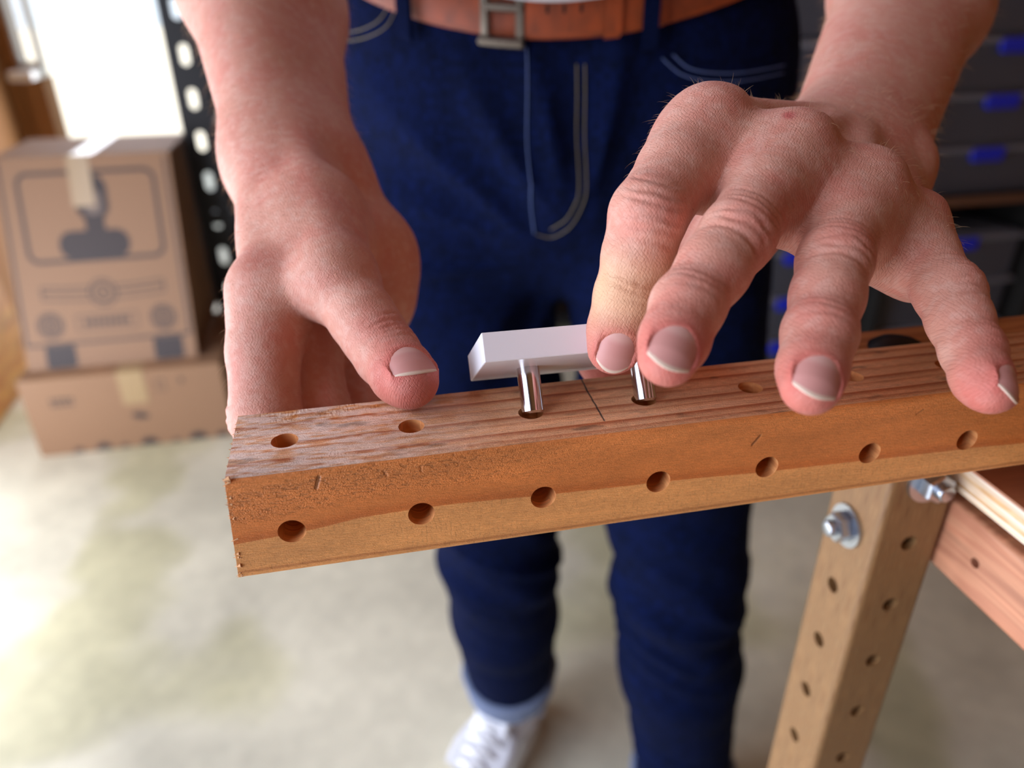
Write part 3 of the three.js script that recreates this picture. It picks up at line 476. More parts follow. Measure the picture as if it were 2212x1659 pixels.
for (const h of [LH, RH]) {
  const cutAt = off(h.wrist, h.along, 0.012), side = (x, y, z) => (x - cutAt.x) * h.along.x + (y - cutAt.y) * h.along.y + (z - cutAt.z) * h.along.z;
  let [lo, hi] = boundsOf(h, []); skinGeos.push(dressSkin(meshField((x, y, z) => Math.max(h.field(x, y, z), side(x, y, z)), lo, hi, HANDCELL), h));
  lo = V(Math.min(h.wrist.x, h.cut.x), Math.min(h.wrist.y, h.cut.y), Math.min(h.wrist.z, h.cut.z)).subScalar(0.06); hi = V(Math.max(h.wrist.x, h.cut.x), Math.max(h.wrist.y, h.cut.y), Math.max(h.wrist.z, h.cut.z)).addScalar(0.06);
  skinGeos.push(dressSkin(meshField((x, y, z) => Math.max(h.field(x, y, z), -side(x, y, z) - 0.003, h.side(x, y, z)), lo, hi, 0.0022), h));
}
// ---------------------------------------------------------------- the person
const skinBump = tex(512, 512, (u, v) => { // fine crossing lines of the skin
  const X = u * 40, Y = v * 40, w = 0.9 * noise3(X * 0.35, Y * 0.35, 3), a = Math.abs(Math.sin((X + 0.6 * Y + w) * 1.57)), b = Math.abs(Math.sin((X - 0.75 * Y + w * 1.3) * 1.7)), n = noise3(X * 1.3, Y * 1.3, 9);
  return 0.75 + 0.2 * n - 0.45 * Math.pow(1 - a, 5) - 0.40 * Math.pow(1 - b, 5); }, false);
skinBump.repeat.set(1 / 0.022, 1 / 0.022);
const skinMat = phys({ vertexColors: true, roughness: 0.50, specularIntensity: 0.55, bumpMap: skinBump, bumpScale: 0.0002, sheen: 0.15, sheenColor: new THREE.Color(1, 0.75, 0.7), sheenRoughness: 0.6 });
const nailMat = phys({ vertexColors: true, roughness: 0.42, specularIntensity: 0.8 });
const person = thing('person', 'person in dark blue jeans and brown belt pressing a pin guide onto the beam', 'person');
part('body', mergeGeometries(skinGeos), skinMat, person);
for (const h of [LH, RH]) for (const f of h.fingers) part(f.thumb ? 'thumbnail' : 'fingernail', nailGeometry(h, f), nailMat, person);
{ // fine pale hairs on the forearms and the backs of the hands
  seed = 5; const P = [], idx = []; const g0 = V(), n0 = V(), t0 = V(), d = V(), q = V(), a = V(), b = V();
  skinGeos.forEach((g, k) => {
    const h = k < 2 ? LH : RH, fore = k % 2 === 1, p = g.attributes.position, n = g.attributes.normal, want = fore ? 2600 : 700;
    for (let c = 0, tries = 0; c < want && tries < want * 12; tries++) {
      const i = Math.floor(rnd() * p.count); g0.fromBufferAttribute(p, i); n0.fromBufferAttribute(n, i);
      if (!fore) { let m = 0; h.fingers.forEach((f) => { if (g0.distanceTo(f.J[1]) < 0.016 || g0.distanceTo(f.J[2]) < 0.02 || g0.distanceTo(f.J[3]) < 0.022) m = 1; }); if (m || n0.dot(h === LH ? UP : V(-0.8, 0.5, 0).normalize()) < 0.25) continue; }
      c++; const len = (fore ? 0.0065 : 0.004) * (0.5 + rnd()), r = 0.00003 + 0.00002 * rnd();
      t0.copy(h.along).negate().addScaledVector(n0, h.along.dot(n0)); if (t0.lengthSq() < 1e-4) continue; t0.normalize(); d.copy(t0).multiplyScalar(0.8).addScaledVector(n0, 0.35 + 0.6 * rnd()); d.x += (rnd() - 0.5) * 0.8; d.y += (rnd() - 0.5) * 0.6; d.z += (rnd() - 0.5) * 0.6; d.normalize();
      a.copy(d).cross(n0).normalize(); b.copy(a).cross(d); const base = P.length / 3, S4 = 4; q.copy(g0).addScaledVector(n0, -0.0002);
      for (let s = 0; s <= S4; s++) { const rr = r * (1 - s / (S4 + 0.3)); for (let e = 0; e < 3; e++) { const w = e * 2.094; P.push(q.x + (a.x * Math.cos(w) + b.x * Math.sin(w)) * rr, q.y + (a.y * Math.cos(w) + b.y * Math.sin(w)) * rr, q.z + (a.z * Math.cos(w) + b.z * Math.sin(w)) * rr); } q.addScaledVector(d, len / S4); d.addScaledVector(t0, 0.12).addScaledVector(n0, -0.10).normalize(); }
      for (let s = 0; s < S4; s++) for (let e = 0; e < 3; e++) { const u = base + s * 3 + e, v = base + s * 3 + (e + 1) % 3; idx.push(u, v, u + 3, v, v + 3, u + 3); }
    }
  });
  const g = new THREE.BufferGeometry(); g.setAttribute('position', new THREE.BufferAttribute(new Float32Array(P), 3)); g.setIndex(idx); g.computeVertexNormals();
  part('arm_hair', g, std({ color: 0xd8b890, roughness: 0.5 }), person).userData.kind = 'stuff';
}
const PC = V(0.195, 0.955, -0.43), PA = V(0.94, 0, 0.34).normalize(), PF = V(-0.34, 0, 0.94).normalize();
const onBody = (a, y, f) => PC.clone().addScaledVector(PA, a).addScaledVector(PF, f).setY(y);
const legs = [ // hip, knee, ankle: the one set forward, the one set back
  { hip: V(0.283, 0.865, -0.402), knee: V(0.318, 0.50, -0.366), ankle: V(0.378, 0.10, -0.392), toe: V(0.10, 0, 1).normalize() },
  { hip: V(0.105, 0.865, -0.462), knee: V(0.150, 0.47, -0.480), ankle: V(0.186, 0.09, -0.592), toe: V(-0.62, 0, 0.78).normalize() }];
const jeanPrims = [new Egg(onBody(0, 0.955, -0.005), PA, UP, PF, [0.182, 0.135, 0.112], 0.04), new Egg(onBody(0, 1.02, -0.006), PA, UP, PF, [0.168, 0.11, 0.104], 0.05),
  ...legs.flatMap((l) => [C(l.hip, mid(l.hip, l.knee, 0.5), 0.090, 0.080, 0.03), C(mid(l.hip, l.knee, 0.5), l.knee, 0.080, 0.066, 0.03), C(l.knee, mid(l.knee, l.ankle, 0.35), 0.066, 0.066, 0.02), C(mid(l.knee, l.ankle, 0.35), l.ankle, 0.066, 0.058, 0.02)]), C(onBody(0, 0.885, 0.01), onBody(0, 0.93, 0.035), 0.055, 0.06, 0.03)];
const HEM = 0.175, hemAt = (x) => (x > 0.285 ? 0.125 : HEM), TOP = 1.040;
const rise = (x, z) => { const l = (x - PC.x) * PA.x + (z - PC.z) * PA.z; return 1.5 * l * l; }; // the waistband dips at the front
const jeanSolid = (x, y, z) => fold(jeanPrims, x, y, z);
const folds = (x, y, z) => { // creases pulled from the crotch and gathered at the knees
  const dx = x - 0.185, dy = y - 0.86, r = Math.hypot(dx, dy), th = Math.atan2(dy, dx), near = smooth(0.30, 0.08, r) * smooth(0.01, 0.07, r);
  const a = Math.abs(noise3(th * 3.1, r * 9, 3)) * near, kn = gauss(y - 0.50, 0.16), b = Math.abs(noise3(x * 9 + z * 5, y * 34 + x * 16, 9)) * kn, an = gauss(y - 0.2, 0.09) * Math.abs(noise3(x * 10, y * 46 + x * 10, 4));
  return 0.012 * (0.35 - a) * near + 0.011 * (0.3 - b) * kn + 0.006 * (0.3 - an) * gauss(y - 0.2, 0.12) + 0.003 * fbm(x * 14, y * 9, z * 14, 3);
};
const jeanField = (x, y, z) => Math.max(jeanSolid(x, y, z) - folds(x, y, z), y - TOP - rise(x, z), hemAt(x) - y);
const denimMap = tex(256, 256, (u, v, x, y) => { const w = ((x + y) % 4) < 2 ? 1 : 0.82, n = fbm(u * 20, v * 20, 2, 3), s = noise3(u * 90, v * 12, 7), k = w * (1 + 0.35 * n + 0.2 * s); return [7 * k, 17 * k, 50 * k]; });
denimMap.repeat.set(1 / 0.07, 1 / 0.07);
const denim = phys({ map: denimMap, roughness: 0.95, specularIntensity: 0.15 }), denimPale = std({ color: 0x6f7b98, roughness: 0.95 });
function wrapUV(g, cx, cz, r = 0.1) { const p = g.attributes.position, uv = new Float32Array(p.count * 2); for (let i = 0; i < p.count; i++) { uv[i * 2] = Math.atan2(p.getX(i) - cx, p.getZ(i) - cz) * r; uv[i * 2 + 1] = p.getY(i); } g.setAttribute('uv', new THREE.BufferAttribute(uv, 2)); return g; }
const jeans = part('jeans', wrapUV(meshField(jeanField, V(-0.02, 0.105, -0.70), V(0.48, TOP + 0.07, -0.24), 0.0045), 0.2, -0.9, 0.5), denim, person);
jeans.userData.label = 'dark blue denim jeans';
// a point of the cloth in front of (x, y)
const onJeans = (x, y, lift = 0) => { let z = -0.2; for (let i = 0; i < 60; i++) { const d = jeanField(x, y, z); if (d < 0.0002) break; z -= d * 0.8; } return V(x, y, z + lift); };
const thread = std({ color: 0x4f6090, roughness: 0.9 }), threadTan = std({ color: 0x6e6450, roughness: 0.9 });
const stitch = (pts, m = thread, name = 'stitching') => { const q = []; const c = new THREE.CatmullRomCurve3(pts.map(([x, y]) => V(x, y, 0))); for (let i = 0; i <= 40; i++) { const s = c.getPoint(i / 40); q.push(onJeans(s.x, s.y, 0.0006)); } part(name, tube(q, 0.0005, 90, 5), m, jeans); };
stitch([[0.1465, 1.015], [0.147, 0.985], [0.1475, 0.958], [0.150, 0.92], [0.155, 0.889]]);
stitch([[0.183, 1.005], [0.185, 0.96], [0.186, 0.918], [0.180, 0.897], [0.168, 0.886], [0.157, 0.888]], threadTan);
stitch([[0.178, 1.005], [0.180, 0.96], [0.181, 0.920], [0.175, 0.902], [0.166, 0.893]], threadTan);
stitch([[0.0645, 1.038], [0.058, 1.030], [0.046, 1.0235], [0.030, 1.020]], threadTan); stitch([[0.069, 1.036], [0.062, 1.026], [0.048, 1.0185], [0.030, 1.0145]], threadTan);
stitch([[0.232, 1.008], [0.246, 0.998], [0.275, 0.993], [0.330, 0.995]]); stitch([[0.239, 1.010], [0.250, 1.002], [0.276, 0.998], [0.330, 1.000]]);
for (const l of legs) { // turned-up hems
  const t = l.knee.clone().sub(l.ankle).normalize(), c = off(l.ankle, t, (hemAt(l.ankle.x) + 0.012 - l.ankle.y) / t.y);
  const g = new THREE.LatheGeometry([[0.0565, -0.045], [0.0615, -0.048], [0.0655, -0.042], [0.0685, 0.0], [0.0665, 0.006], [0.0600, 0.004]].map(([a, b]) => new THREE.Vector2(a, b)), 48), p = g.attributes.position; for (let i = 0; i < p.count; i++) { const k = 1 + 0.03 * noise3(p.getX(i) * 60, p.getY(i) * 30, p.getZ(i) * 60); p.setXYZ(i, p.getX(i) * k, p.getY(i), p.getZ(i) * k); } g.computeVertexNormals();
  const m = part('cuff', g, denimPale, jeans); m.position.copy(c); m.quaternion.setFromUnitVectors(UP, t); m.userData.label = 'pale turned-up jeans cuff';
}
// belt: a band laid round the waist
const leather = std({ map: tex(256, 64, (u, v) => { const n = fbm(u * 30, v * 12, 2, 3), k = 1 + 0.25 * n; return [134 * k, 56 * k, 14 * k]; }), roughness: 0.55 });
function waistBand(y0, y1, lift, thick, a0, a1, n = 140) {
  const prof = [[0, 0], [thick * 0.7, 0.001], [thick, 0.004], [thick, y1 - y0 - 0.004], [thick * 0.7, y1 - y0 - 0.001], [0, y1 - y0]], P = [], uv = [], idx = [], k = prof.length;
  for (let i = 0; i <= n; i++) { const th = lerp(a0, a1, i / n), dir = PA.clone().multiplyScalar(Math.cos(th)).addScaledVector(PF, Math.sin(th)); let r = 0.26; const y = (y0 + y1) / 2, c = onBody(0, y, 0); for (let s = 0; s < 50; s++) { const d = jeanSolid(c.x + dir.x * r, y, c.z + dir.z * r); r -= d * 0.8; if (d < 0.0002) break; }
    const up = rise(c.x + dir.x * r, c.z + dir.z * r); prof.forEach(([o, h], j) => { P.push(c.x + dir.x * (r + lift + o), y0 + h + up, c.z + dir.z * (r + lift + o)); uv.push(th * 0.6, j / k); }); }
  for (let i = 0; i < n; i++) for (let j = 0; j < k; j++) { const a = i * k + j, b = i * k + (j + 1) % k; idx.push(a, b, a + k, b, b + k, a + k); }
  const g = new THREE.BufferGeometry(); g.setAttribute('position', new THREE.BufferAttribute(new Float32Array(P), 3)); g.setAttribute('uv', new THREE.BufferAttribute(new Float32Array(uv), 2)); g.setIndex(idx); return creased(g, 0.6);
}
const FRONT = Math.PI / 2 + 0.12;
const belt = part('belt', merge([waistBand(1.0195, 1.0545, 0.003, 0.0042, -Math.PI, Math.PI), waistBand(1.0195, 1.0545, 0.0072, 0.0042, FRONT - 0.75, FRONT - 0.02, 40)]), leather, person); belt.userData.label = 'tan brown leather belt';
part('keeper_loop', waistBand(1.018, 1.056, 0.0115, 0.003, FRONT - 0.52, FRONT - 0.44, 8), leather, belt);
{ // buckle frame and prong
  const f = []; for (const [y0, y1, a0, a1] of [[1.014, 1.020, -0.01, 0.22], [1.054, 1.060, -0.01, 0.22], [1.014, 1.060, -0.01, 0.03], [1.014, 1.060, 0.19, 0.22]]) f.push(waistBand(y0, y1, 0.0085, 0.004, FRONT + a0, FRONT + a1, 10));
  part('buckle', merge(f), std({ color: 0x7a7064, metalness: 1, roughness: 0.45 }), belt); part('prong', waistBand(1.0345, 1.0395, 0.011, 0.003, FRONT + 0.0, FRONT + 0.2, 10), std({ color: 0x7a7064, metalness: 1, roughness: 0.45 }), belt);
  const ho = []; for (const k of [0.10, 0.19, 0.28]) { const th = FRONT - k - 0.04; ho.push(waistBand(1.0355, 1.0385, 0.0105, 0.0012, th - 0.008, th + 0.008, 4)); } part('belt_holes', merge(ho), std({ color: 0x2a1408, roughness: 0.9 }), belt);
}
for (const th of [FRONT - 0.66, FRONT + 0.62, FRONT + 1.6, FRONT - 1.6]) { part('belt_loop', waistBand(1.008, 1.060, 0.0125, 0.0025, th - 0.035, th + 0.035, 8), denim, jeans); }
// shirt
const cloth = std({ color: 0xc9c9cf, roughness: 0.95 }), chest = V(0.20, 1.32, -0.475);
const shirtPrims = [new Egg(onBody(0, 1.05, -0.01), PA, UP, PF, [0.190, 0.16, 0.128], 0.06), ...[-1, 1].map((s) => C(onBody(s * 0.07, 1.08, -0.02), off(chest, PA, s * 0.095), 0.115, 0.115, 0.08)), ...[LH, RH].map((h) => C(off(chest, V(h === LH ? 0.6 : -0.6, 1, 0).normalize(), 0.10), mid(h.shoulder, h.elbow, 0.0), 0.085, 0.066, 0.06)), ...[LH, RH].map((h) => C(h.shoulder, mid(h.shoulder, h.elbow, 0.42), 0.066, 0.068, 0.03))];
const shirt = part('t_shirt', wrapUV(meshField((x, y, z) => Math.max(fold(shirtPrims, x, y, z) - 0.006 * fbm(x * 9, y * 6, z * 9, 3), 1.0445 + rise(x, z) + 0.004 * noise3(x * 12, 0, z * 12) - y), V(-0.16, 1.03, -0.72), V(0.60, 1.56, -0.26), 0.008), 0.2, -0.45), cloth, person); shirt.userData.label = 'pale grey t-shirt hem';
// upper arms, neck and head, above the frame
{
  const head = V(0.185, 1.70, -0.40), F = V(-0.1, -0.25, 1).normalize(), L = V(1, 0, 0.1).normalize(), U = F.clone().cross(L).normalize();
  const prims = [C(V(0.20, 1.44, -0.47), off(head, UP, -0.06), 0.062, 0.055, 0.03), new Egg(off(head, UP, 0.03), L, U, F, [0.075, 0.10, 0.095], 0.03), C(off(head, U, -0.03), off(off(head, U, -0.085), F, 0.045), 0.062, 0.036, 0.03), C(off(off(head, F, 0.092), U, 0.025), off(off(head, F, 0.112), U, -0.02), 0.009, 0.013, 0.012),
    ...[-1, 1].map((s) => new Egg(off(off(head, L, s * 0.076), U, -0.005), L, U, F, [0.008, 0.032, 0.019], 0.008)), C(off(off(off(head, F, 0.085), U, 0.036), L, -0.03), off(off(off(head, F, 0.085), U, 0.036), L, 0.03), 0.012, 0.012, 0.012), C(off(off(off(head, F, 0.09), U, -0.05), L, -0.02), off(off(off(head, F, 0.09), U, -0.05), L, 0.02), 0.009, 0.009, 0.008)];
  const arms = [LH, RH].map((h) => ({ h, prims: [...h.palm.slice(-5).filter((q) => q instanceof Cone), C(h.elbow, h.shoulder, 0.040, 0.052, 0.03)] }));
  const f = (x, y, z) => { let d = fold(prims, x, y, z); for (const e of [-1, 1]) d = Math.max(d, 0.012 - Math.hypot(x - head.x - F.x * 0.098 - L.x * e * 0.031 - U.x * 0.018, y - head.y - F.y * 0.098 - L.y * e * 0.031 - U.y * 0.018, z - head.z - F.z * 0.098 - L.z * e * 0.031 - U.z * 0.018)); for (const a of arms) d = Math.min(d, Math.max(fold(a.prims, x, y, z), -a.h.side(x, y, z) - 0.004)); return d; };
  const g = meshField(f, V(-0.14, 1.02, -0.62), V(0.56, 1.86, -0.14), 0.007), p = g.attributes.position, col = new Float32Array(p.count * 3);
  for (let i = 0; i < p.count; i++) { const c = [...SK.base]; mixc(c, SK.red, clamp(0.2 + 0.9 * fbm(p.getX(i) * 90, p.getY(i) * 90, p.getZ(i) * 90, 3), 0, 0.5)); col.set(c, i * 3); }
  g.setAttribute('color', new THREE.BufferAttribute(col, 3)); wrapUV(g, 0.2, -0.4, 0.1); const b = person.getObjectByName('body'); b.geometry = mergeGeometries([b.geometry, g]);
  part('hair', meshField((x, y, z) => { const e = new Egg(off(head, UP, 0.045), L, U, F, [0.083, 0.10, 0.104]); return Math.max(e.d(x, y, z) - 0.003 * fbm(x * 80, y * 30, z * 80, 2), (x - head.x) * F.x + (y - head.y - 0.07) * F.y + (z - head.z - 0.06) * F.z + 0.02 - (y - head.y - 0.06) * 0.7, head.y - 0.03 - y); }, off(head, V(1, 1, 1), -0.14), off(head, V(1, 1, 1), 0.16), 0.007), std({ color: 0x4a3420, roughness: 0.8 }), person);
}
// shoes
{
  const leatherW = std({ color: 0xe4e4ea, roughness: 0.6 }), sole = std({ color: 0xd9d6cf, roughness: 0.7 }), navy = std({ color: 0x1e2f55, roughness: 0.8 }), lace = std({ color: 0xf1f0f2, roughness: 0.9 });
  const Lx = V(1, 0, 0), Lz = V(0, 0, 1);
  const upperP = [C(V(0.045, 0.058, 0), V(0.15, 0.055, 0), 0.039, 0.042, 0.03), C(V(0.15, 0.055, 0), V(0.245, 0.040, 0.004), 0.042, 0.033, 0.03), C(V(0.05, 0.06, 0), V(0.06, 0.098, 0), 0.040, 0.040, 0.03), C(V(0.20, 0.036, 0.012), V(0.262, 0.034, 0.008), 0.038, 0.026, 0.03)];
  const geoU = wrapUV(meshField((x, y, z) => Math.max(fold(upperP, x, y, z) - 0.0012 * noise3(x * 90, y * 90, z * 90), 0.018 - y, y - 0.108 + (x - 0.05) * 0.25, -(Math.hypot((x - 0.058) / 0.036, z / 0.030) - 1) * 0.03 * (y > 0.07 ? 1 : -99)), V(-0.01, 0, -0.06), V(0.31, 0.16, 0.07), 0.004), 0.1, 0);
  const sh = new THREE.Shape(); sh.moveTo(0.0, 0); sh.bezierCurveTo(0, 0.045, 0.09, 0.034, 0.13, 0.038); sh.bezierCurveTo(0.19, 0.052, 0.26, 0.056, 0.292, 0.010); sh.bezierCurveTo(0.295, -0.02, 0.27, -0.038, 0.23, -0.042); sh.bezierCurveTo(0.16, -0.044, 0.10, -0.034, 0.06, -0.040); sh.bezierCurveTo(0.02, -0.042, 0, -0.03, 0, 0);
  const geoS = new THREE.ExtrudeGeometry(sh, { depth: 0.024, bevelEnabled: true, bevelSize: 0.003, bevelThickness: 0.003, bevelSegments: 2, curveSegments: 20 }).rotateX(-Math.PI / 2).translate(0, 0.003, 0);
  for (const [i, l] of legs.entries()) {
    const g = new THREE.Group(); g.name = 'shoe'; g.userData.label = 'white lace-up sneaker'; person.add(g); g.position.set(l.ankle.x - l.toe.x * 0.062, 0, l.ankle.z - l.toe.z * 0.062); g.rotation.y = Math.atan2(-l.toe.z, l.toe.x); if (i === 0) g.scale.z = -1;
    part('upper', geoU, leatherW, g); part('sole', geoS, sole, g);
    part('collar', at(new THREE.TorusGeometry(0.034, 0.007, 8, 28).rotateX(Math.PI / 2).rotateZ(-0.18), 0.058, 0.098, 0), navy, g);
    part('tongue', rbox(0.016, 0.075, 0.056, 0.0075).rotateZ(0.62).translate(0.118, 0.110, 0), leatherW, g);
    const la = []; for (let k = 0; k < 6; k++) { const x = 0.128 + k * 0.017, y = 0.100 - k * 0.0075; la.push(tube([V(x, y - 0.012, -0.030), V(x + 0.006, y + 0.003, -0.012), V(x + 0.008, y + 0.004, 0.012), V(x + 0.002, y - 0.012, 0.030)], 0.0032, 14, 6), tube([V(x, y - 0.012, 0.030), V(x + 0.012, y + 0.002, 0.004), V(x + 0.019, y - 0.020, -0.030)], 0.0030, 14, 6)); }
    part('laces', merge(la), lace, g);
    part('ankle', new THREE.LatheGeometry([[0.030, 0.06], [0.031, 0.09], [0.030, 0.20]].map(([a, b]) => new THREE.Vector2(a, b)), 24).translate(0.06, 0, 0), navy, g).name = 'sock';
  }
}
// ---------------------------------------------------------------- cartons by the doorway
const kraftMap = tex(256, 256, (u, v) => { const n = fbm(u * 8, v * 8, 4, 3), f = noise3(u * 200, v * 40, 2), k = 1 + 0.12 * n + 0.05 * f; return [152 * k, 114 * k, 84 * k]; });
kraftMap.repeat.set(2.5, 2.5);
const kraft = std({ map: kraftMap, roughness: 0.75 }), inkC = 'rgb(62,52,52)';
function printed(w, h, draw) {
  const c = document.createElement('canvas'); c.width = w; c.height = h; const g = c.getContext('2d'); g.fillStyle = 'rgb(148,112,84)'; g.fillRect(0, 0, w, h); draw(g, w, h);
  const t = new THREE.CanvasTexture(c); t.colorSpace = THREE.SRGBColorSpace; return std({ map: t, roughness: 0.6 });
}
const cartonSides = (front) => [kraft, kraft, kraft, kraft, front, kraft];
const tapeMat = phys({ color: 0xa88c66, roughness: 0.3, clearcoat: 0.4, clearcoatRoughness: 0.15 });
{
  const W = 0.468, H = 0.215, D = 0.36;
  const low = thing('flat_carton', 'low taped cardboard carton on the floor under the printed carton', 'box', [-0.579, 0, -1.626 - D / 2]);
  const front = printed(936, 430, (g, w, h) => { g.fillStyle = inkC; const bump = (x, r) => { g.beginPath(); g.arc(x, h - 6, r, Math.PI, 0); g.fill(); }; [[180, 26], [300, 40], [400, 22], [520, 44], [650, 20], [760, 46], [880, 34]].forEach(([x, r]) => bump(x, r)); for (let i = 0; i < 2; i++) for (let k = 0; k < 5; k++) g.fillRect(120 + k * 22, 110 + i * 26, 16, 18); for (const [x, y, r] of [[480, 90, 20], [500, 150, 14], [510, 250, 26]]) { g.beginPath(); g.ellipse(x, y, r * 1.6, r * 0.7, 0.2, 0, 7); g.fill(); } g.fillRect(730, 60, 18, 26); g.strokeStyle = inkC; g.lineWidth = 5; g.strokeRect(620, 60, 36, 60); });
  part('carton_body', boxUV(box(W, H, D - 0.002, 0, H / 2, -0.001)), kraft, low);
  part('printed_front', at(new THREE.BoxGeometry(W, H, 0.002), 0, H / 2, D / 2 - 0.001), [kraft, kraft, kraft, kraft, front, kraft], low);
  part('tape', merge([box(0.06, 0.001, D, 0.02, H + 0.0006, 0), box(0.06, 0.09, 0.001, 0.02, H - 0.045, D / 2 + 0.0006)]), tapeMat, low);
}
{
  const W = 0.395, H = 0.508, D = 0.26;
  const c = thing('printed_carton', 'upright cardboard carton printed with the front of a van', 'box', [-0.600, 0.2165, -1.672]); 
  const front = printed(790, 980, (g, w, h) => {
    g.strokeStyle = inkC; g.fillStyle = inkC; g.lineJoin = 'round';
    const rr = (x, y, a, b, r, fill) => { g.beginPath(); g.moveTo(x + r, y); g.arcTo(x + a, y, x + a, y + b, r); g.arcTo(x + a, y + b, x, y + b, r); g.arcTo(x, y + b, x, y, r); g.arcTo(x, y, x + a, y, r); g.closePath(); fill ? g.fill() : g.stroke(); };
    g.lineWidth = 12; g.beginPath(); g.moveTo(26, 20); g.lineTo(14, 860); g.lineTo(770, 860); g.lineTo(764, 20); g.stroke();
    g.lineWidth = 18; rr(95, 75, 610, 400, 46); // windscreen
    rr(235, 340, 320, 130, 60, true); rr(335, 85, 150, 210, 66, true); rr(365, 250, 90, 110, 16, true); // driver
    g.fillStyle = 'rgb(120,104,96)'; rr(375, 160, 76, 110, 30, true); g.fillStyle = inkC;
    g.lineWidth = 7; for (const dy of [0, 26, 58]) { g.beginPath(); g.moveTo(120, 590 + dy); g.quadraticCurveTo(395, 618 + dy, 680, 590 + dy); g.stroke(); } g.beginPath(); g.moveTo(120, 590); g.lineTo(120, 648); g.moveTo(680, 590); g.lineTo(680, 648); g.stroke();
    g.fillStyle = 'rgb(148,112,84)'; g.beginPath(); g.arc(395, 632, 62, 0, 7); g.fill(); g.lineWidth = 9; g.beginPath(); g.arc(395, 632, 60, 0, 7); g.stroke(); g.beginPath(); g.arc(395, 632, 40, 0, 7); g.stroke(); g.fillStyle = inkC; g.beginPath(); g.arc(395, 632, 16, 0, 7); g.fill();
    for (const x of [135, 655]) { g.lineWidth = 10; for (const r of [56, 40]) { g.beginPath(); g.arc(x, 770, r, 0, 7); g.stroke(); } for (const k of [-14, 0, 14]) { g.beginPath(); g.moveTo(x + k, 745); g.lineTo(x + k, 795); g.stroke(); } }
    g.lineWidth = 5; rr(255, 735, 280, 70, 8); for (let k = 0; k < 8; k++) g.fillRect(290 + k * 27, 752, 18, 34);
    rr(90, 868, 140, 108, 16, true); rr(590, 868, 140, 108, 16, true); // tyres
  });
  const LEAN = 0.33, cy = H * Math.cos(LEAN), cz = H * Math.sin(LEAN), prof = new THREE.Shape(); prof.moveTo(0, 0); prof.lineTo(D + cz, 0); prof.lineTo(D + cz, cy); prof.lineTo(cz, cy); prof.closePath(); // side view: a sloping front
  part('carton_body', boxUV(new THREE.ExtrudeGeometry(prof, { depth: W, bevelEnabled: false }).rotateY(Math.PI / 2).translate(-W / 2, 0, -0.0025)), kraft, c);
  const fr = part('printed_front', at(new THREE.BoxGeometry(W, H, 0.002), 0, H / 2, -0.001), [kraft, kraft, kraft, kraft, front, kraft], c); fr.rotation.x = -LEAN;
  const tp = part('tape', box(0.05, 0.12, 0.001, -0.01, H - 0.06, 0.0008), tapeMat, c); tp.rotation.x = -LEAN; part('tape', box(0.05, 0.001, D, 0, cy + 0.0006, -cz - D / 2), tapeMat, c);
}
{
  const b = thing('leaning_board', 'yellow plywood board leaning on the wall beside the printed carton', 'board', [-1.0, 0.001, -2.0]); b.rotation.z = 0.13;
  part('panel', boxUV(rbox(0.02, 0.72, 0.36, 0.003, 0.01, 0.36, 0)), std({ map: (() => { const t = grainMap([208, 150, 62], [188, 122, 44], 5, 0.15); t.repeat.set(3, 3); return t; })(), roughness: 0.55 }), b);
  part('edge_strip', boxUV(rbox(0.024, 0.72, 0.022, 0.003, 0.01, 0.36, 0.19)), std({ color: 0xb5752c, roughness: 0.5 }), b);
}
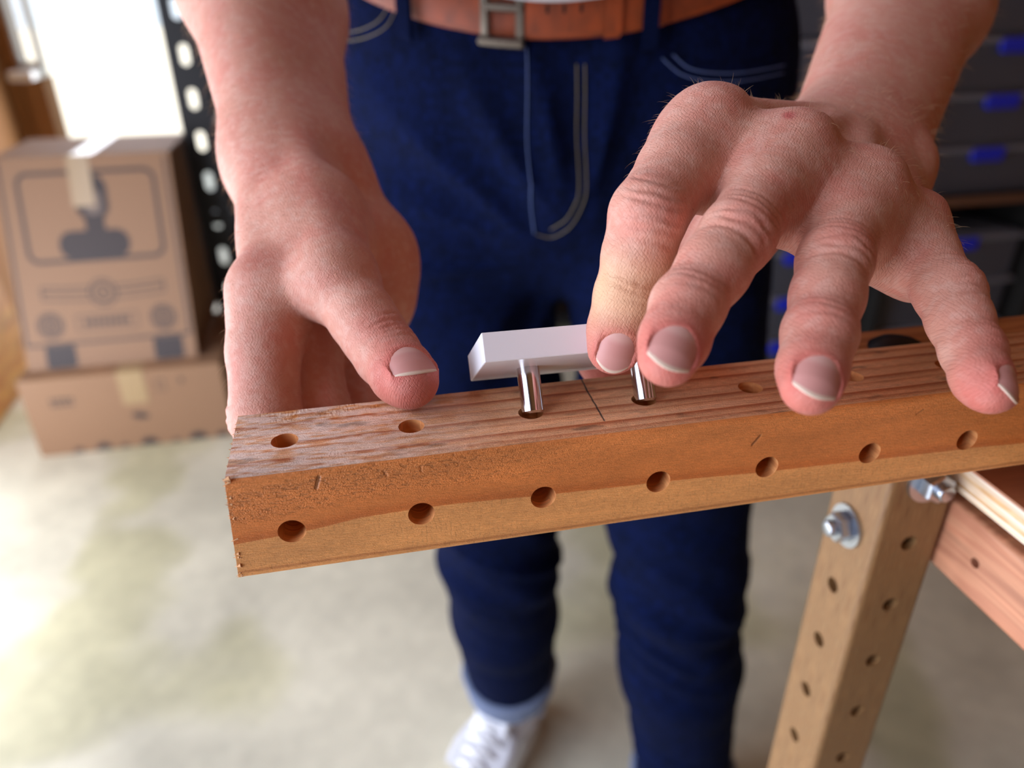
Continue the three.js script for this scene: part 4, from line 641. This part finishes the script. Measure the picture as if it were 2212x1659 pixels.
// ---------------------------------------------------------------- black slotted rack behind the person
{
  const rack = thing('slotted_rack', 'black slotted steel rack standing behind the printed carton', 'rack', [-0.392, 0, -2.0]);
  const plate = (w, h) => { const s = new THREE.Shape(); s.moveTo(-w / 2, 0); s.lineTo(w / 2, 0); s.lineTo(w / 2, h); s.lineTo(-w / 2, h); s.closePath(); for (let y = 0.06; y < h - 0.05; y += 0.105) { const p = new THREE.Path(), r = 0.0105, a = 0.014; p.moveTo(-r, y - a); p.absarc(0, y - a, r, Math.PI, 0, false); p.lineTo(r, y + a); p.absarc(0, y + a, r, 0, Math.PI, false); p.lineTo(-r, y - a); s.holes.push(p); } return new THREE.ExtrudeGeometry(s, { depth: 0.003, bevelEnabled: false, curveSegments: 6 }); };
  const HR = 1.75, pA = plate(0.085, HR), pB = plate(0.05, HR).rotateY(Math.PI / 2);
  for (const [x, z, sx, sz] of [[0, 0, 1, -1], [1.25, 0, -1, -1], [0, -0.45, 1, 1], [1.25, -0.45, -1, 1]]) part('post', merge([pA.clone().translate(x + sx * 0.0425, 0, z), pB.clone().translate(x, 0, z + sz * 0.025)]), M.blackSteel, rack);
  for (const y of [0.10, 0.50, 1.28, 1.70]) part('shelf', merge([box(1.25, 0.004, 0.45, 0.625, y, -0.225), box(1.25, 0.035, 0.003, 0.625, y - 0.016, 0.0045), box(1.25, 0.035, 0.003, 0.625, y - 0.016, -0.4545)]), M.blackSteel, rack);
  const crate = (x, y, w, h, col, label) => { const t = thing('storage_crate', label, 'crate', [-0.392 + x, y, -2.22]); const m = std({ color: col, roughness: 0.5 }); part('crate_body', merge([box(w, 0.006, 0.34, 0, 0.003, 0), box(0.006, h, 0.34, -w / 2, h / 2, 0), box(0.006, h, 0.34, w / 2, h / 2, 0), box(w, h, 0.006, 0, h / 2, 0.167), box(w, h, 0.006, 0, h / 2, -0.167)]), m, t); part('rim', merge([box(w + 0.03, 0.016, 0.02, 0, h, 0.172), box(w + 0.03, 0.016, 0.02, 0, h, -0.172), box(0.02, 0.016, 0.36, -w / 2, h, 0), box(0.02, 0.016, 0.36, w / 2, h, 0)]), m, t); };
  crate(0.26, 0.502, 0.36, 0.22, 0x3c3a44, 'dark grey plastic crate on the black rack');
  crate(0.30, 0.104, 0.40, 0.24, 0x2a2a30, 'black plastic crate on the lowest shelf of the rack');
}
// ---------------------------------------------------------------- shelves of clear bins on the right
{
  const sx0 = 0.93, sx1 = 2.40, zf = -1.5, dp = 0.42;
  const sh = thing('bin_shelf', 'dark wooden shelf unit stacked with clear plastic bins', 'shelf', [sx0, 0, zf]);
  const dark = std({ color: 0x16120f, roughness: 0.8 }), edge = std({ color: 0x6e4a35, roughness: 0.7 });
  for (const x of [0, 0.49, 0.98, 1.47]) part('upright', rbox(0.022, 1.5, dp, 0.002, x, 0.75, -dp / 2), dark, sh);
  for (const y of [0.04, 0.545, 1.49]) { const b = part('board', box(sx1 - sx0, 0.02, dp - 0.012, (sx1 - sx0) / 2, y - 0.01, -dp / 2 - 0.012), dark, sh); part('edge_strip', box(sx1 - sx0, 0.02, 0.012, (sx1 - sx0) / 2, y - 0.01, -0.006), edge, b); }
  part('back_panel', box(sx1 - sx0, 1.5, 0.008, (sx1 - sx0) / 2, 0.75, -dp - 0.004), dark, sh);
  const bodyM = phys({ color: 0x5c606c, transmission: 0.35, thickness: 0, roughness: 0.35 }), lidM = phys({ color: 0x80818b, roughness: 0.4 }), blue = std({ color: 0x1c2ed0, roughness: 0.35 }), stuffM = [0x1d1f26, 0x232733, 0x1b2a4a].map((c) => std({ color: c, roughness: 0.8 }));
  const bw = 0.42, bd = 0.36, bh = 0.112;
  const proto = new THREE.Group();
  { const g = [box(bw - 0.03, 0.004, bd - 0.03, 0, 0.002, 0)]; const s = new THREE.Shape(); const wall = (w, x, z, ry) => { const q = box(w, bh, 0.003, 0, bh / 2, 0); q.rotateX(0); return q.rotateY(ry).translate(x, 0, z); }; g.push(wall(bw - 0.03, 0, bd / 2 - 0.015, 0), wall(bw - 0.03, 0, -bd / 2 + 0.015, 0), wall(bd - 0.03, bw / 2 - 0.015, 0, Math.PI / 2), wall(bd - 0.03, -bw / 2 + 0.015, 0, Math.PI / 2));
    part('bin_body', merge(g), bodyM, proto); part('lid', merge([rbox(bw, 0.012, bd, 0.004, 0, bh + 0.004, 0), rbox(bw - 0.05, 0.006, bd - 0.05, 0.002, 0, bh + 0.011, 0)]), lidM, proto);
    part('latch', merge([rbox(0.10, 0.030, 0.010, 0.003, 0, bh - 0.006, bd / 2 - 0.004), rbox(0.09, 0.008, 0.012, 0.002, 0, bh - 0.022, bd / 2 - 0.002)]), blue, proto); part('contents', rbox(bw - 0.06, bh - 0.03, bd - 0.06, 0.01, 0, 0.05, 0), stuffM[0], proto); }
  let k = 0; const where = ['behind the jeans', 'in the middle bay', 'by the right wall'], lev = ['at the foot', 'second from the board', 'third from the board', 'top'];
  for (let col = 0; col < 3; col++) for (const [row, ys] of [[0, [0.545, 0.676, 0.807, 0.938]], [1, [0.04, 0.171, 0.302]]]) ys.forEach((y, i) => {
    const b = proto.clone(); b.name = numbered('storage_bin'); scene.add(b); b.position.set(sx0 + 0.245 + col * 0.49, y + 0.0005, zf - bd / 2 - 0.03); b.children[3].material = stuffM[(k++ * 7 + (row ? 2 : 0)) % 3];
    tag(b, `blue-latched bin ${where[col]}, ${['lowest', 'second', 'third', 'topmost'][i]} ${row ? 'under' : 'above'} the middle board`, 'bin', 'clear storage bins on the shelf');
  });
}
renderer.render(scene, camera);
